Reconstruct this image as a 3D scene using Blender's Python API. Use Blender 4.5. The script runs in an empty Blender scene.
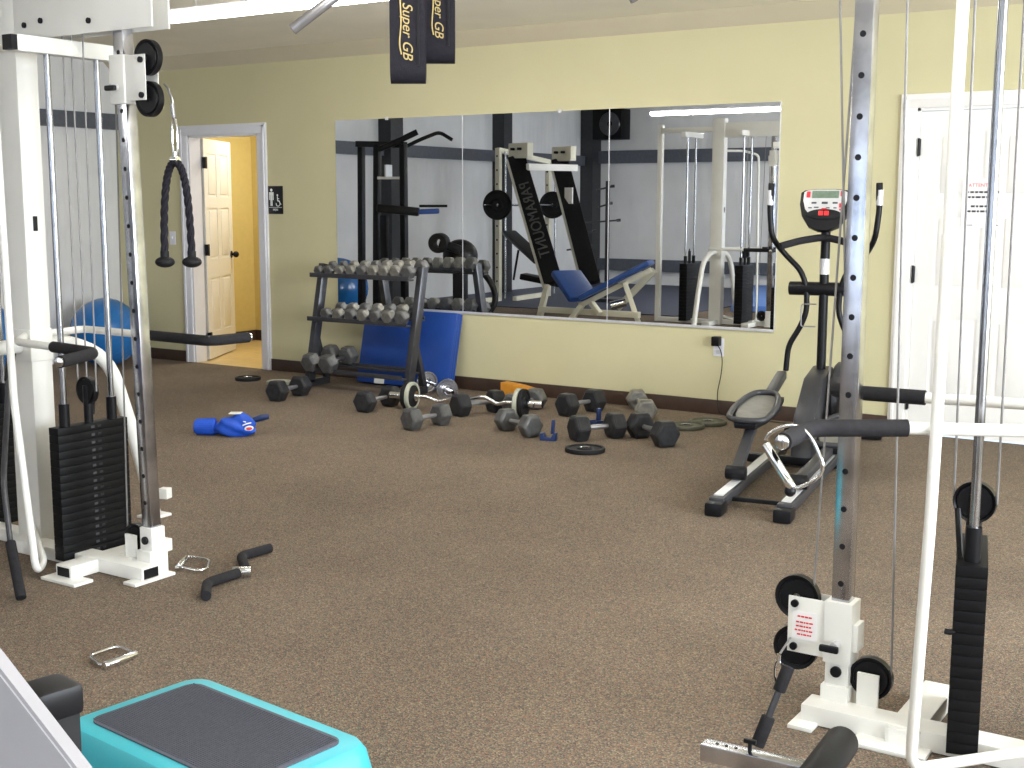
import bpy, bmesh, math, random
from mathutils import Vector, Matrix, Euler
random.seed(7)
S = bpy.context.scene
COL = S.collection
PI = math.pi

# ------------------------------------------------------------------ camera
FPX, PIT, YAW, ROLL, EYE = 1262.08, .1436, .574, .002, 1.4525
FW = Vector((-math.sin(YAW)*math.cos(PIT), math.cos(YAW)*math.cos(PIT), -math.sin(PIT)))
RT0 = Vector((math.cos(YAW), math.sin(YAW), 0)); UP0 = RT0.cross(FW)
RT = RT0*math.cos(ROLL)+UP0*math.sin(ROLL); UP = -RT0*math.sin(ROLL)+UP0*math.cos(ROLL)
cd = bpy.data.cameras.new('camera'); cam = bpy.data.objects.new('camera', cd); COL.objects.link(cam)
cam.matrix_world = Matrix(((RT.x, UP.x, -FW.x, 0), (RT.y, UP.y, -FW.y, 0), (RT.z, UP.z, -FW.z, EYE), (0, 0, 0, 1)))
cd.sensor_width = 36; cd.lens = FPX/1024*36; cd.clip_start = .05; cd.clip_end = 100
S.camera = cam
# ------------------------------------------------------------------ world, exposure
w = bpy.data.worlds.new('world'); S.world = w; w.use_nodes = True
w.node_tree.nodes['Background'].inputs[0].default_value = (.62, .78, 1, 1)
w.node_tree.nodes['Background'].inputs[1].default_value = 1.0
S.view_settings.view_transform = 'Standard'; S.view_settings.look = 'None'
S.view_settings.gamma = 1; S.view_settings.use_curve_mapping = False
S.view_settings.exposure = .72
# daylight that comes in through the front windows and the side opening
def area(name, loc, rot, sx, sy, power, color):
    l = bpy.data.lights.new(name, 'AREA'); l.shape = 'RECTANGLE'; l.size = sx; l.size_y = sy
    l.energy = power; l.color = color
    o = bpy.data.objects.new(name, l); COL.objects.link(o); o.location = loc; o.rotation_euler = rot
    return o
area('window_daylight', (-2.3, -3.93, 1.6), (PI/2, 0, PI), 4.2, 1.5, 240, (.80, .90, 1))
area('window_daylight', (1.9, -3.93, 1.6), (PI/2, 0, PI), 2.6, 1.5, 130, (.80, .90, 1))
area('window_daylight', (3.43, 3.4, 1.6), (PI/2, 0, PI/2), 6.2, 1.7, 400, (.88, .94, 1))
area('hall_lamp', (-8.3, 9.1, 2.5), (0, 0, 0), .7, .5, 16, (1, .97, .9))

# ------------------------------------------------------------------ pixel -> point
EYEV = Vector((0, 0, EYE))
def ray(px, py): return FW+RT*((px-512)/FPX)+UP*((384-py)/FPX)
def F(px, py, z=0.): d = ray(px, py); return EYEV+d*((z-EYE)/d.z)
def Yp(px, py, y): d = ray(px, py); return EYEV+d*(y/d.y)
def Xp(px, py, x): d = ray(px, py); return EYEV+d*(x/d.x)
def Zp(px, py, dep): return EYEV+ray(px, py)*dep
WALL = 8.0
def M_(px, py, dep):                       # a place seen in the wall mirror
    p = Zp(px, py, dep); return Vector((p.x, 2*WALL-p.y, p.z))

# ------------------------------------------------------------------ materials
def mat(name, col, rough=.5, metal=0., noise=0., nscale=20., bump=0., bscale=200., spec=.5, emis=None, estr=0., coat=0.):
    m = bpy.data.materials.new(name); m.use_nodes = True; n = m.node_tree.nodes; L = m.node_tree.links
    b = n['Principled BSDF']; b.inputs['Roughness'].default_value = rough; b.inputs['Metallic'].default_value = metal
    b.inputs['Specular IOR Level'].default_value = spec
    b.inputs['Base Color'].default_value = (*col, 1)
    if coat: b.inputs['Coat Weight'].default_value = coat
    tc = n.new('ShaderNodeTexCoord')
    if noise:
        t = n.new('ShaderNodeTexNoise'); t.inputs['Scale'].default_value = nscale; t.inputs['Detail'].default_value = 4
        L.new(tc.outputs['Object'], t.inputs['Vector'])
        r = n.new('ShaderNodeValToRGB'); r.color_ramp.elements[0].position = .35; r.color_ramp.elements[1].position = .65
        r.color_ramp.elements[0].color = (*[c*(1-noise) for c in col], 1)
        r.color_ramp.elements[1].color = (*[min(1, c*(1+noise)) for c in col], 1)
        L.new(t.outputs['Fac'], r.inputs['Fac']); L.new(r.outputs['Color'], b.inputs['Base Color'])
    if bump:
        t = n.new('ShaderNodeTexNoise'); t.inputs['Scale'].default_value = bscale; t.inputs['Detail'].default_value = 3
        L.new(tc.outputs['Object'], t.inputs['Vector'])
        bp = n.new('ShaderNodeBump'); bp.inputs['Strength'].default_value = bump; bp.inputs['Distance'].default_value = .01
        L.new(t.outputs['Fac'], bp.inputs['Height']); L.new(bp.outputs['Normal'], b.inputs['Normal'])
    if emis:
        b.inputs['Emission Color'].default_value = (*emis, 1); b.inputs['Emission Strength'].default_value = estr
    return m
def s(r, g, b):                            # sRGB 0-255 -> linear
    return tuple(((c/255)/12.92 if c/255 <= .04045 else ((c/255+.055)/1.055)**2.4) for c in (r, g, b))
M = {}
M['paint'] = mat('beige_wall_paint', s(204, 197, 158), .75, bump=.06, bscale=60, noise=.02, nscale=2)
M['ceil'] = mat('ceiling_paint', s(246, 240, 224), .85, bump=.08, bscale=90, noise=.02, nscale=3)
M['cove'] = mat('cove_shade_tone', s(204, 194, 168), .8, noise=.02, nscale=3)  # cove toned darker, its colour carries the shade band below the ceiling
M['white_trim'] = mat('white_trim_paint', s(228, 228, 234), .4, noise=.01)
M['door'] = mat('white_door_paint', s(238, 236, 232), .35, noise=.01)
M['base'] = mat('brown_baseboard', s(66, 50, 42), .45, noise=.1)
M['hall'] = mat('hall_yellow_paint', s(220, 200, 132), .7, noise=.02)
M['vinyl'] = mat('vinyl_floor', s(214, 186, 128), .35, noise=.08, nscale=9)
M['white'] = mat('white_powder_coat', s(236, 235, 230), .32, noise=.015, nscale=8)
M['cream'] = mat('cream_powder_coat', s(232, 228, 208), .35, noise=.02, nscale=8)
M['chrome'] = mat('chrome', (.78, .79, .81), .08, 1., noise=.06, nscale=14)
M['steel'] = mat('worn_chrome', (.52, .53, .58), .2, 1., noise=.25, nscale=9)
M['rod'] = mat('guide_rod_steel', (.40, .41, .44), .22, 1., noise=.1)
M['cable'] = mat('grey_cable', s(138, 136, 136), .45, .2, noise=.1)
M['black'] = mat('black_plastic', s(22, 22, 25), .38, spec=.22, noise=.15)
M['plate'] = mat('black_stack_paint', s(9, 9, 12), .5, spec=.22, noise=.2, nscale=30)
M['rubber'] = mat('black_rubber', s(28, 28, 30), .62, spec=.22, noise=.15, nscale=40)
M['foam'] = mat('foam_grip', s(38, 37, 40), .8, spec=.22, noise=.12, nscale=60, bump=.2, bscale=300)
M['iron'] = mat('grey_hex_paint', s(92, 92, 92), .34, .35, noise=.18, nscale=25)
M['iron_dark'] = mat('dark_hex_rubber', s(46, 46, 48), .4, spec=.22, noise=.2, nscale=25)
M['iron_light'] = mat('light_grey_hex_paint', s(124, 122, 116), .32, .4, noise=.2, nscale=25)
M['rack'] = mat('rack_grey_paint', s(74, 74, 78), .3, .5, noise=.12, nscale=20)
M['bluemat'] = mat('blue_vinyl', s(30, 70, 150), .4, noise=.08, nscale=5, bump=.35, bscale=6)
M['bluecloth'] = mat('blue_fabric', s(22, 78, 190), .6, noise=.12, nscale=12, bump=.5, bscale=18)
M['ball'] = mat('blue_ball', s(30, 108, 178), .25, noise=.04, coat=.3)
M['aqua'] = mat('aqua_plastic', s(58, 168, 182), .4, noise=.03, nscale=6)
M['tread'] = mat('grey_rubber_tread', s(78, 80, 92), .7, noise=.1, nscale=120, bump=.3, bscale=400)
M['ell'] = mat('elliptical_grey', s(52, 52, 56), .42, noise=.08)
M['ell_light'] = mat('elliptical_tray_grey', s(120, 118, 112), .5, noise=.1)
M['silver'] = mat('silver_panel', s(206, 206, 208), .3, .2, noise=.03)
M['red'] = mat('red_print', s(214, 48, 60), .5, noise=.02)
M['redkey'] = mat('red_button', s(226, 40, 44), .35, emis=s(255, 60, 60), estr=.25)
M['lcd'] = mat('lcd_green', s(112, 130, 112), .2, noise=.1, nscale=60)
M['ink'] = mat('black_print', s(60, 60, 66), .6, noise=.02)
M['paper'] = mat('paper', s(242, 240, 240), .7, noise=.01)
M['gold'] = mat('gold_print', s(190, 168, 110), .5, noise=.05)
M['strap'] = mat('black_nylon', s(32, 30, 38), .7, spec=.22, noise=.15, nscale=80, bump=.2, bscale=300)
M['padblue'] = mat('blue_upholstery', s(38, 76, 146), .4, noise=.08)
M['girt'] = mat('dark_steel_girt', s(88, 92, 102), .5, .1, noise=.1)
M['column'] = mat('dark_steel_column', s(52, 54, 58), .5, .2, noise=.1)
M['rubfloor'] = mat('blue_grey_rubber_floor', s(58, 64, 86), .6, noise=.12, nscale=30)
M['orange'] = mat('orange_cardboard', s(206, 138, 40), .6, noise=.08)
M['signblk'] = mat('sign_black', s(22, 22, 26), .35, noise=.03)
M['signwht'] = mat('sign_white', s(232, 236, 232), .5, noise=.02)
M['tube'] = mat('fluorescent_lens', (1, 1, 1), .4, noise=.0, emis=(1, .98, .93), estr=20)
M['grease'] = mat('bar_grey', s(150, 148, 150), .3, .6, noise=.1)
M['mir_edge'] = mat('mirror_channel', s(216, 216, 220), .3, .3, noise=.02)
M['olive'] = mat('dark_olive_plate', s(78, 78, 66), .5, .2, noise=.15)
M['rim'] = mat('painted_plate_rim', s(176, 178, 162), .5, .1, noise=.1)
# mirror glass
mm = mat('mirror_glass', (.95, .965, .97), 0.0, 1.0); M['mirror'] = mm
# carpet
def carpet():
    m = bpy.data.materials.new('speckled_carpet'); m.use_nodes = True; n = m.node_tree.nodes; L = m.node_tree.links
    b = n['Principled BSDF']; b.inputs['Roughness'].default_value = .95; b.inputs['Specular IOR Level'].default_value = .15
    tc = n.new('ShaderNodeTexCoord')
    v = n.new('ShaderNodeTexVoronoi'); v.inputs['Scale'].default_value = 230; L.new(tc.outputs['Object'], v.inputs['Vector'])
    r = n.new('ShaderNodeValToRGB'); r.color_ramp.interpolation = 'CONSTANT'
    sp = n.new('ShaderNodeSeparateColor'); L.new(v.outputs['Color'], sp.inputs[0]); L.new(sp.outputs[0], r.inputs['Fac'])
    cols = [s(122, 108, 96), s(162, 146, 126), s(140, 124, 108), s(160, 124, 106), s(130, 120, 108), s(174, 160, 136), s(118, 118, 104), s(148, 128, 112), s(108, 98, 92)]
    e = r.color_ramp.elements
    e[0].position = 0; e[0].color = (*cols[0], 1); e[1].position = 1/9; e[1].color = (*cols[1], 1)
    for i in range(2, 9):
        x = e.new(i/9); x.color = (*cols[i], 1)
    t = n.new('ShaderNodeTexNoise'); t.inputs['Scale'].default_value = .9; t.inputs['Detail'].default_value = 6; L.new(tc.outputs['Object'], t.inputs['Vector'])
    mx = n.new('ShaderNodeMixRGB'); mx.blend_type = 'MULTIPLY'; mx.inputs[0].default_value = .6
    L.new(r.outputs['Color'], mx.inputs[1]); L.new(t.outputs['Fac'], mx.inputs[2])
    L.new(mx.outputs[0], b.inputs['Base Color'])
    bp = n.new('ShaderNodeBump'); bp.inputs['Strength'].default_value = .6; bp.inputs['Distance'].default_value = .006
    L.new(v.outputs['Distance'], bp.inputs['Height']); L.new(bp.outputs['Normal'], b.inputs['Normal'])
    return m
M['carpet'] = carpet()
def insul():
    m = mat('white_insulation_facing', s(222, 222, 224), .5, noise=.05, nscale=1.5); n = m.node_tree.nodes; L = m.node_tree.links
    tc = [x for x in n if x.type == 'TEX_COORD'][0]
    mp = n.new('ShaderNodeMapping'); mp.inputs['Scale'].default_value = (2.4, 2.4, .3); L.new(tc.outputs['Object'], mp.inputs['Vector'])
    t = n.new('ShaderNodeTexNoise'); t.inputs['Scale'].default_value = 2.2; t.inputs['Detail'].default_value = 5; L.new(mp.outputs[0], t.inputs['Vector'])
    bp = n.new('ShaderNodeBump'); bp.inputs['Strength'].default_value = .45; bp.inputs['Distance'].default_value = .05
    L.new(t.outputs['Fac'], bp.inputs['Height']); L.new(bp.outputs['Normal'], n['Principled BSDF'].inputs['Normal'])
    return m
M['insul'] = insul()

# ------------------------------------------------------------------ mesh building
class MB:
    def __init__(s): s.bm = bmesh.new()
    def _merge(s, b, mtx=None):
        if mtx is not None: b.transform(mtx)
        me = bpy.data.meshes.new('t'); b.to_mesh(me); b.free(); s.bm.from_mesh(me); bpy.data.meshes.remove(me); return s
    def box(s, c, size, rot=(0, 0, 0), bev=0.):
        b = bmesh.new(); bmesh.ops.create_cube(b, size=1); bmesh.ops.scale(b, vec=size, verts=b.verts)
        if bev: bmesh.ops.bevel(b, geom=b.edges[:], offset=bev, segments=2, profile=.6, affect='EDGES')
        return s._merge(b, Matrix.Translation(c)@Euler(rot).to_matrix().to_4x4())
    def box2(s, lo, hi, bev=0.):
        lo = Vector(lo); hi = Vector(hi); return s.box((lo+hi)/2, hi-lo, bev=bev)
    def beam(s, a, b_, wd, ht, bev=.004, up=(0, 0, 1)):
        a = Vector(a); b_ = Vector(b_); d = (b_-a); L = d.length; d.normalize()
        u = Vector(up)
        if abs(d.dot(u)) > .98: u = Vector((0, 1, 0))
        x = d.cross(u).normalized(); z = x.cross(d).normalized()
        mt = Matrix(((x.x, d.x, z.x, 0), (x.y, d.y, z.y, 0), (x.z, d.z, z.z, 0), (0, 0, 0, 1)))
        b = bmesh.new(); bmesh.ops.create_cube(b, size=1); bmesh.ops.scale(b, vec=(wd, L, ht), verts=b.verts)
        if bev: bmesh.ops.bevel(b, geom=b.edges[:], offset=bev, segments=2, profile=.6, affect='EDGES')
        return s._merge(b, Matrix.Translation((a+b_)/2)@mt)
    def cyl(s, a, b_, r, r2=None, n=20, bev=0.):
        a = Vector(a); b_ = Vector(b_); d = b_-a; L = d.length
        b = bmesh.new(); bmesh.ops.create_cone(b, cap_ends=True, segments=n, radius1=r, radius2=r if r2 is None else r2, depth=L)
        if bev:
            eg = [e for e in b.edges if len(e.link_faces) == 2 and any(len(f.verts) > 4 for f in e.link_faces)]
            bmesh.ops.bevel(b, geom=eg, offset=bev, segments=2, profile=.5, affect='EDGES')
        q = Vector((0, 0, 1)).rotation_difference(d)
        return s._merge(b, Matrix.Translation((a+b_)/2)@q.to_matrix().to_4x4())
    def tube(s, pts, r, n=12, closed=False, fillet=0., fl=5):
        P = [Vector(p) for p in pts]
        if fillet:
            Q = []
            rng = range(len(P)) if closed else range(1, len(P)-1)
            if not closed: Q.append(P[0])
            for i in rng:
                a, b_, c = P[i-1], P[i], P[(i+1) % len(P)]
                f1 = min(fillet, (a-b_).length*.48); f2 = min(fillet, (c-b_).length*.48)
                p0 = b_+(a-b_).normalized()*f1; p2 = b_+(c-b_).normalized()*f2
                for k in range(fl+1):
                    t = k/fl; Q.append(p0*(1-t)**2+b_*2*t*(1-t)+p2*t*t)
            if not closed: Q.append(P[-1])
            P = Q
        rad = r if isinstance(r, (list, tuple)) else [r]*len(P)
        b = bmesh.new(); rings = []; m = len(P); nrm = None
        for i in range(m):
            if closed: t = (P[(i+1) % m]-P[i-1]).normalized()
            else: t = (P[min(i+1, m-1)]-P[max(i-1, 0)]).normalized()
            if nrm is None:
                nrm = t.orthogonal().normalized()
            else:
                nrm = (nrm-t*nrm.dot(t)); nrm = nrm.normalized() if nrm.length > 1e-6 else t.orthogonal().normalized()
            bn = t.cross(nrm)
            rings.append([b.verts.new(P[i]+(nrm*math.cos(2*PI*k/n)+bn*math.sin(2*PI*k/n))*rad[i]) for k in range(n)])
        for i in range(m if closed else m-1):
            A, B = rings[i], rings[(i+1) % m]
            off = 0
            if closed and i == m-1:
                off = min(range(n), key=lambda o: (A[0].co-B[o].co).length)
            for k in range(n): b.faces.new((A[k], A[(k+1) % n], B[(k+1+off) % n], B[(k+off) % n]))
        if not closed: b.faces.new(rings[0][::-1]); b.faces.new(rings[-1])
        bmesh.ops.recalc_face_normals(b, faces=b.faces)
        return s._merge(b)
    def prism(s, pts2, th, mtx=None, bev=0.):    # polygon in xz, thickness along y (centred)
        b = bmesh.new(); lo = [b.verts.new((p[0], -th/2, p[1])) for p in pts2]; hi = [b.verts.new((p[0], th/2, p[1])) for p in pts2]
        k = len(pts2); b.faces.new(lo); b.faces.new(hi[::-1])
        for i in range(k): b.faces.new((lo[i], hi[i], hi[(i+1) % k], lo[(i+1) % k]))
        bmesh.ops.recalc_face_normals(b, faces=b.faces)
        if bev:
            eg = [e for e in b.edges if any(len(f.verts) == k for f in e.link_faces)]
            bmesh.ops.bevel(b, geom=eg, offset=bev, segments=2, profile=.6, affect='EDGES')
        return s._merge(b, mtx)
    def lathe(s, prof, mtx=None, n=32):          # (r,z) profile about z, closed ring profile
        b = bmesh.new(); rings = [[b.verts.new((r*math.cos(2*PI*k/n), r*math.sin(2*PI*k/n), z)) for k in range(n)] for r, z in prof]
        m = len(prof)
        for i in range(m):
            A, B = rings[i], rings[(i+1) % m]
            for k in range(n): b.faces.new((A[k], A[(k+1) % n], B[(k+1) % n], B[k]))
        bmesh.ops.recalc_face_normals(b, faces=b.faces)
        return s._merge(b, mtx)
    def sphere(s, c, r, sc=(1, 1, 1), u=28, v=18, mtx=None):
        b = bmesh.new(); bmesh.ops.create_uvsphere(b, u_segments=u, v_segments=v, radius=r); bmesh.ops.scale(b, vec=sc, verts=b.verts)
        m_ = Matrix.Translation(c)
        return s._merge(b, m_ if mtx is None else m_@mtx)
    def build(s, name, m, parent=None, ang=38, **k):
        me = bpy.data.meshes.new(name)
        for f in s.bm.faces: f.smooth = True
        s.bm.to_mesh(me); s.bm.free()
        try: me.set_sharp_from_angle(angle=math.radians(ang))
        except Exception: pass
        me.materials.append(M[m] if isinstance(m, str) else m)
        o = bpy.data.objects.new(name, me); COL.objects.link(o)
        if parent is not None: o.parent = parent
        for a, b in k.items(): o[a] = b
        return o
def thing(name, label, cat, loc=(0, 0, 0), rot=(0, 0, 0), group=None):
    o = bpy.data.objects.new(name, None); COL.objects.link(o); o.location = loc; o.rotation_euler = rot
    o.empty_display_size = .1; o['label'] = label; o['category'] = cat
    if group: o['group'] = group
    return o
def tag(o, label, cat, group=None):
    o['label'] = label; o['category'] = cat
    if group: o['group'] = group
    return o
def struct(name, mb, m, parent=None):
    o = mb.build(name, m, parent)
    if parent is None: o['kind'] = 'structure'
    return o
def copy_tree(o, parent=None):
    c = o.copy(); COL.objects.link(c)
    if parent is not None: c.parent = parent
    for ch in [x for x in list(bpy.data.objects) if x.parent == o]: copy_tree(ch, c)
    return c
def text(name, body, size, m, parent, mtx, th=.0006, shear=0., align='CENTER', **k):
    cu = bpy.data.curves.new(name, 'FONT'); cu.body = body; cu.size = size; cu.extrude = th; cu.shear = shear
    cu.align_x = align; cu.align_y = 'CENTER'
    tmp = bpy.data.objects.new(name+'_src', cu); COL.objects.link(tmp)
    bpy.context.view_layer.update()
    me = bpy.data.meshes.new_from_object(tmp.evaluated_get(bpy.context.evaluated_depsgraph_get()))
    bpy.data.objects.remove(tmp)
    me.transform(mtx); me.materials.clear(); me.materials.append(M[m])
    o = bpy.data.objects.new(name, me); COL.objects.link(o); o.parent = parent
    for a, b in k.items(): o[a] = b
    return o
RX90 = Matrix.Rotation(PI/2, 4, 'X')       # text lying in xy -> standing, facing -y

# ================================================================== THE ROOM
XL, XJ, XR, YF, YJ = -9.55, -11.3, 3.5, -4.0, 6.3
def zc(y): return 2.70+.045*(8-y)
struct('floor', MB().box2((XJ, YF, -.12), (XR, WALL, 0)), 'carpet')
rf = struct('trim_5', MB().box2((XJ, YF+.01, .0005), (-7.0, 1.35, .012)), 'rubfloor')
# ceiling: a slab that rises towards the front
def slab(x0, x1, y0, y1, th=.1):
    b = bmesh.new(); v = [b.verts.new(p) for p in ((x0, y0, zc(y0)), (x1, y0, zc(y0)), (x1, y1, zc(y1)), (x0, y1, zc(y1)), (x0, y0, zc(y0)+th), (x1, y0, zc(y0)+th), (x1, y1, zc(y1)+th), (x0, y1, zc(y1)+th))]
    for q in ((0, 1, 2, 3), (4, 5, 6, 7), (0, 1, 5, 4), (1, 2, 6, 5), (2, 3, 7, 6), (3, 0, 4, 7)): b.faces.new([v[i] for i in q])
    bmesh.ops.recalc_face_normals(b, faces=b.faces); m = MB(); m._merge(b); return m
struct('ceiling', slab(XJ-.1, XR+.1, YF-.1, WALL+.12), 'ceil')
# back wall with the two door openings
D1 = (-8.60, -7.75); D2 = (-2.205, -1.27); HT = 2.025
wb = MB()
for a, b_, z0, z1 in ((XL-.12, D1[0], 0, 2.7), (D1[1], D2[0], 0, 2.7), (D2[1], XR, 0, 2.7), (D1[0], D1[1], HT, 2.7), (D2[0], D2[1], HT, 2.7)):
    wb.box2((a, WALL, z0), (b_, WALL+.12, z1))
struct('wall_back', wb, 'paint')
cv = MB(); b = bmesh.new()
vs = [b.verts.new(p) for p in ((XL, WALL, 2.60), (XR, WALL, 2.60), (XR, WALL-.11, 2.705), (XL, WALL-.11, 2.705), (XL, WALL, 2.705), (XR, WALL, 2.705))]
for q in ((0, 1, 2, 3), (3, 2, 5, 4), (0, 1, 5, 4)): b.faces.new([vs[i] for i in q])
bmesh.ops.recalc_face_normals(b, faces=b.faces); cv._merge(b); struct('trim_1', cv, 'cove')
wl = MB().box2((XL-.12, YJ, 0), (XL, WALL, 2.85)).box2((XJ, YJ, 0), (XL-.12, YJ+.12, 2.9)).box2((XJ-.12, YF, 0), (XJ, YJ+.12, 3.3))
struct('wall_left', wl, 'insul')
# front wall with a row of windows, right wall with a wide opening window
WX = [(-4.4, -.2), (.6, 3.2)]
wf = MB(); xs = [XJ-.12, -4.4, -.2, .6, 3.2, XR+.12]
for a, b_ in ((xs[0], xs[1]), (xs[2], xs[3]), (xs[4], xs[5])): wf.box2((a, YF-.12, 0), (b_, YF, 3.3))
for a, b_ in WX: wf.box2((a, YF-.12, 0), (b_, YF, .85)); wf.box2((a, YF-.12, 2.35), (b_, YF, 3.3))
struct('wall_front', wf, 'insul')
wr = MB().box2((XR, YF, 0), (XR+.12, .3, 3.3)).box2((XR, 6.5, 0), (XR+.12, WALL, 3.0)).box2((XR, .3, 0), (XR+.12, 6.5, .75)).box2((XR, .3, 2.45), (XR+.12, 6.5, 3.1))
struct('wall_right', wr, 'paint')
for i, (a, b_) in enumerate(WX):
    m = MB().box2((a, YF-.1, .85), (b_, YF+.02, .9)).box2((a, YF-.1, 2.30), (b_, YF+.02, 2.35))
    for x in (a, (a+b_)/2, b_): m.box2((x-.03, YF-.1, .9), (x+.03, YF+.02, 2.30))
    struct('window_%d' % (i+1), m, 'white_trim')
m = MB().box2((XR-.02, .3, .75), (XR+.1, 6.5, .8)).box2((XR-.02, .3, 2.4), (XR+.1, 6.5, 2.45))
for y in (.3, 3.4, 6.5): m.box2((XR-.02, y-.03, .8), (XR+.1, y+.03, 2.4))
struct('window_3', m, 'white_trim')
# steel framing of the insulated walls
g = MB().box2((XL, YJ, 2.10), (XL+.07, WALL, 2.24)).box2((XJ, YF, 2.08), (XJ+.1, YJ, 2.25)).box2((XJ, YF, 2.12), (-5.2, YF+.1, 2.34)).box2((XJ, YF, .25), (-5.2, YF+.1, .45))
struct('trim_2', g, 'girt')
cp = MB()
for px, wd in ((386, .28), (497, .24)):
    p = M_(px, 200, 16); t = (XJ/(p.x)); y = 16-(16-p.y)*t
    cp.box2((XJ, y-wd/2, 0), (XJ+.22, y+wd/2, zc(y)))
cp.box2((XJ, YF, 0), (XJ+.25, YF+.3, zc(YF)))
struct('trim_3', cp, 'column')
# baseboards
def bb(name, a, b_, y=WALL): return struct(name, MB().box2((a, y-.014, 0), (b_, y, .10), bev=.003), 'base')
bb('baseboard_left', XL, -8.705); bb('baseboard_back', -7.655, -2.31); bb('baseboard_right', -1.16, XR)
# ---- doorway to the hall
def casing(name, x0, x1, w_=.10, top=.085):
    m = MB()
    m.box2((x0-w_, WALL-.02, 0), (x0, WALL, HT+top), bev=.004).box2((x1, WALL-.02, 0), (x1+w_, WALL, HT+top), bev=.004)
    m.box2((x0-w_, WALL-.022, HT), (x1+w_, WALL, HT+top), bev=.004)
    m.box2((x0-w_+.02, WALL-.03, 0), (x0-w_+.035, WALL-.018, HT+top-.02)).box2((x1+w_-.035, WALL-.03, 0), (x1+w_-.02, WALL-.018, HT+top-.02)).box2((x0-w_+.02, WALL-.03, HT+top-.035), (x1+w_-.02, WALL-.018, HT+top-.02))
    m.box2((x0-.001, WALL-.005, 0), (x0+.018, WALL+.125, HT)).box2((x1-.018, WALL-.005, 0), (x1+.001, WALL+.125, HT)).box2((x0, WALL-.005, HT-.018), (x1, WALL+.125, HT+.001))
    return m
struct('trim_4', casing('t', *D1), 'white_trim')
def leaf(W, H, T=.036):
    m = MB(); m.box2((0, -T/2+.006, 0), (W, T/2-.006, H))
    st = W*.125; mid = W*.12
    rails = [(0, .24), (.24+.50, .24+.50+.17), (H-.52-.10, H-.52), (H-.13, H)]
    pw = (W-2*st-mid)/2
    zs = [(.24, .74), (.91, H-.62), (H-.52, H-.13)]
    m.box2((0, -T/2, 0), (st, T/2, H)).box2((W-st, -T/2, 0), (W, T/2, H)).box2((st+pw, -T/2-.0004, .001), (st+pw+mid, T/2+.0004, H-.001))
    for z0, z1 in rails: m.box2((st, -T/2, z0), (W-st, T/2, z1))
    for z0, z1 in zs:
        for k in (0, 1):
            x0 = st+k*(pw+mid); m.box2((x0+.025, -T/2+.001, z0+.025), (x0+pw-.025, T/2-.001, z1-.025), bev=.004)
    return m
d1 = leaf(.84, 1.995).build('door_1', 'door'); d1['kind'] = 'structure'
d1.location = (-8.585, WALL+.14, .012); d1.rotation_euler = (0, 0, math.radians(119))
kn = MB().cyl((.77, -.018, .93), (.77, -.05, .93), .012).sphere((.77, -.065, .93), .03).cyl((.77, .018, .93), (.77, .05, .93), .012).sphere((.77, .065, .93), .03).cyl((.77, -.02, .93), (.77, -.025, .93), .034).cyl((.77, .02, .93), (.77, .025, .93), .034).build('door_knob', 'black', d1)
for z in (.2, 1.0, 1.78):
    MB().box2((-.03, -.045, z-.05), (.012, -.012, z+.05)).cyl((-.005, -.04, z-.052), (-.005, -.04, z+.052), .009).build('hinge', 'black', d1)
# hall beyond
C0 = F(256, 340)
struct('floor_hall', MB().box2((C0.x-.1, WALL, -.1), (-6.8, C0.y+.1, .001)), 'vinyl')
struct('wall_hall', MB().box2((C0.x-.1, WALL+.12, 0), (C0.x, C0.y, 2.6)).box2((C0.x, C0.y, 0), (-6.8, C0.y+.1, 2.6)).box2((-6.9, WALL+.12, 0), (-6.8, C0.y, 2.6)), 'hall')
struct('ceiling_hall', MB().box2((C0.x-.1, WALL+.12, 2.6), (-6.8, C0.y+.1, 2.66)), 'ceil')
struct('baseboard_hall', MB().box2((C0.x, WALL+.12, 0), (C0.x+.014, C0.y, .11)).box2((C0.x, C0.y-.014, 0), (-6.9, C0.y, .11)), 'base')
# ---- right-hand white door
struct('trim_6', casing('t', *D2), 'door')
d2 = leaf(D2[1]-D2[0]-.04, HT-.03).build('door_2', 'door'); d2['kind'] = 'structure'; d2.location = (D2[0]+.02, WALL+.022, .008)
for z in (.2, 1.0, 1.78): MB().box2((-.012, -.032, z-.05), (.006, -.014, z+.05)).cyl((-.004, -.034, z-.055), (-.004, -.034, z+.055), .007).build('hinge', 'black', d2)
# notice on the door
pn = Yp(982, 203, WALL-.002)
no = thing('paper_notice', 'white paper notice with red heading taped to the white door', 'notice', (pn.x, WALL+.0025, pn.z))
MB().box2((-.12, -.0008, -.15), (.12, .0008, .14)).build('sheet', 'paper', no)
text('heading', 'ATTENTION', .03, 'red', no, Matrix.Translation((0, -.0012, .105))@RX90, .0003)
ml = MB(); rr = random.Random(3)
for z, w_ in ((.065, .19), (.035, .17), (-.02, .13), (-.05, .18)):
    x = -w_/2
    while x < w_/2-.01:
        q = rr.uniform(.012, .03); ml.box2((x, -.0016, z-.006), (min(x+q, w_/2), -.0008, z+.006)); x += q+.006
ml.box2((-.09, -.0016, -.135), (-.05, -.0008, -.131)).box2((.04, -.0016, -.135), (.10, -.0008, -.131))
ml.build('print_lines', 'ink', no)

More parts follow.
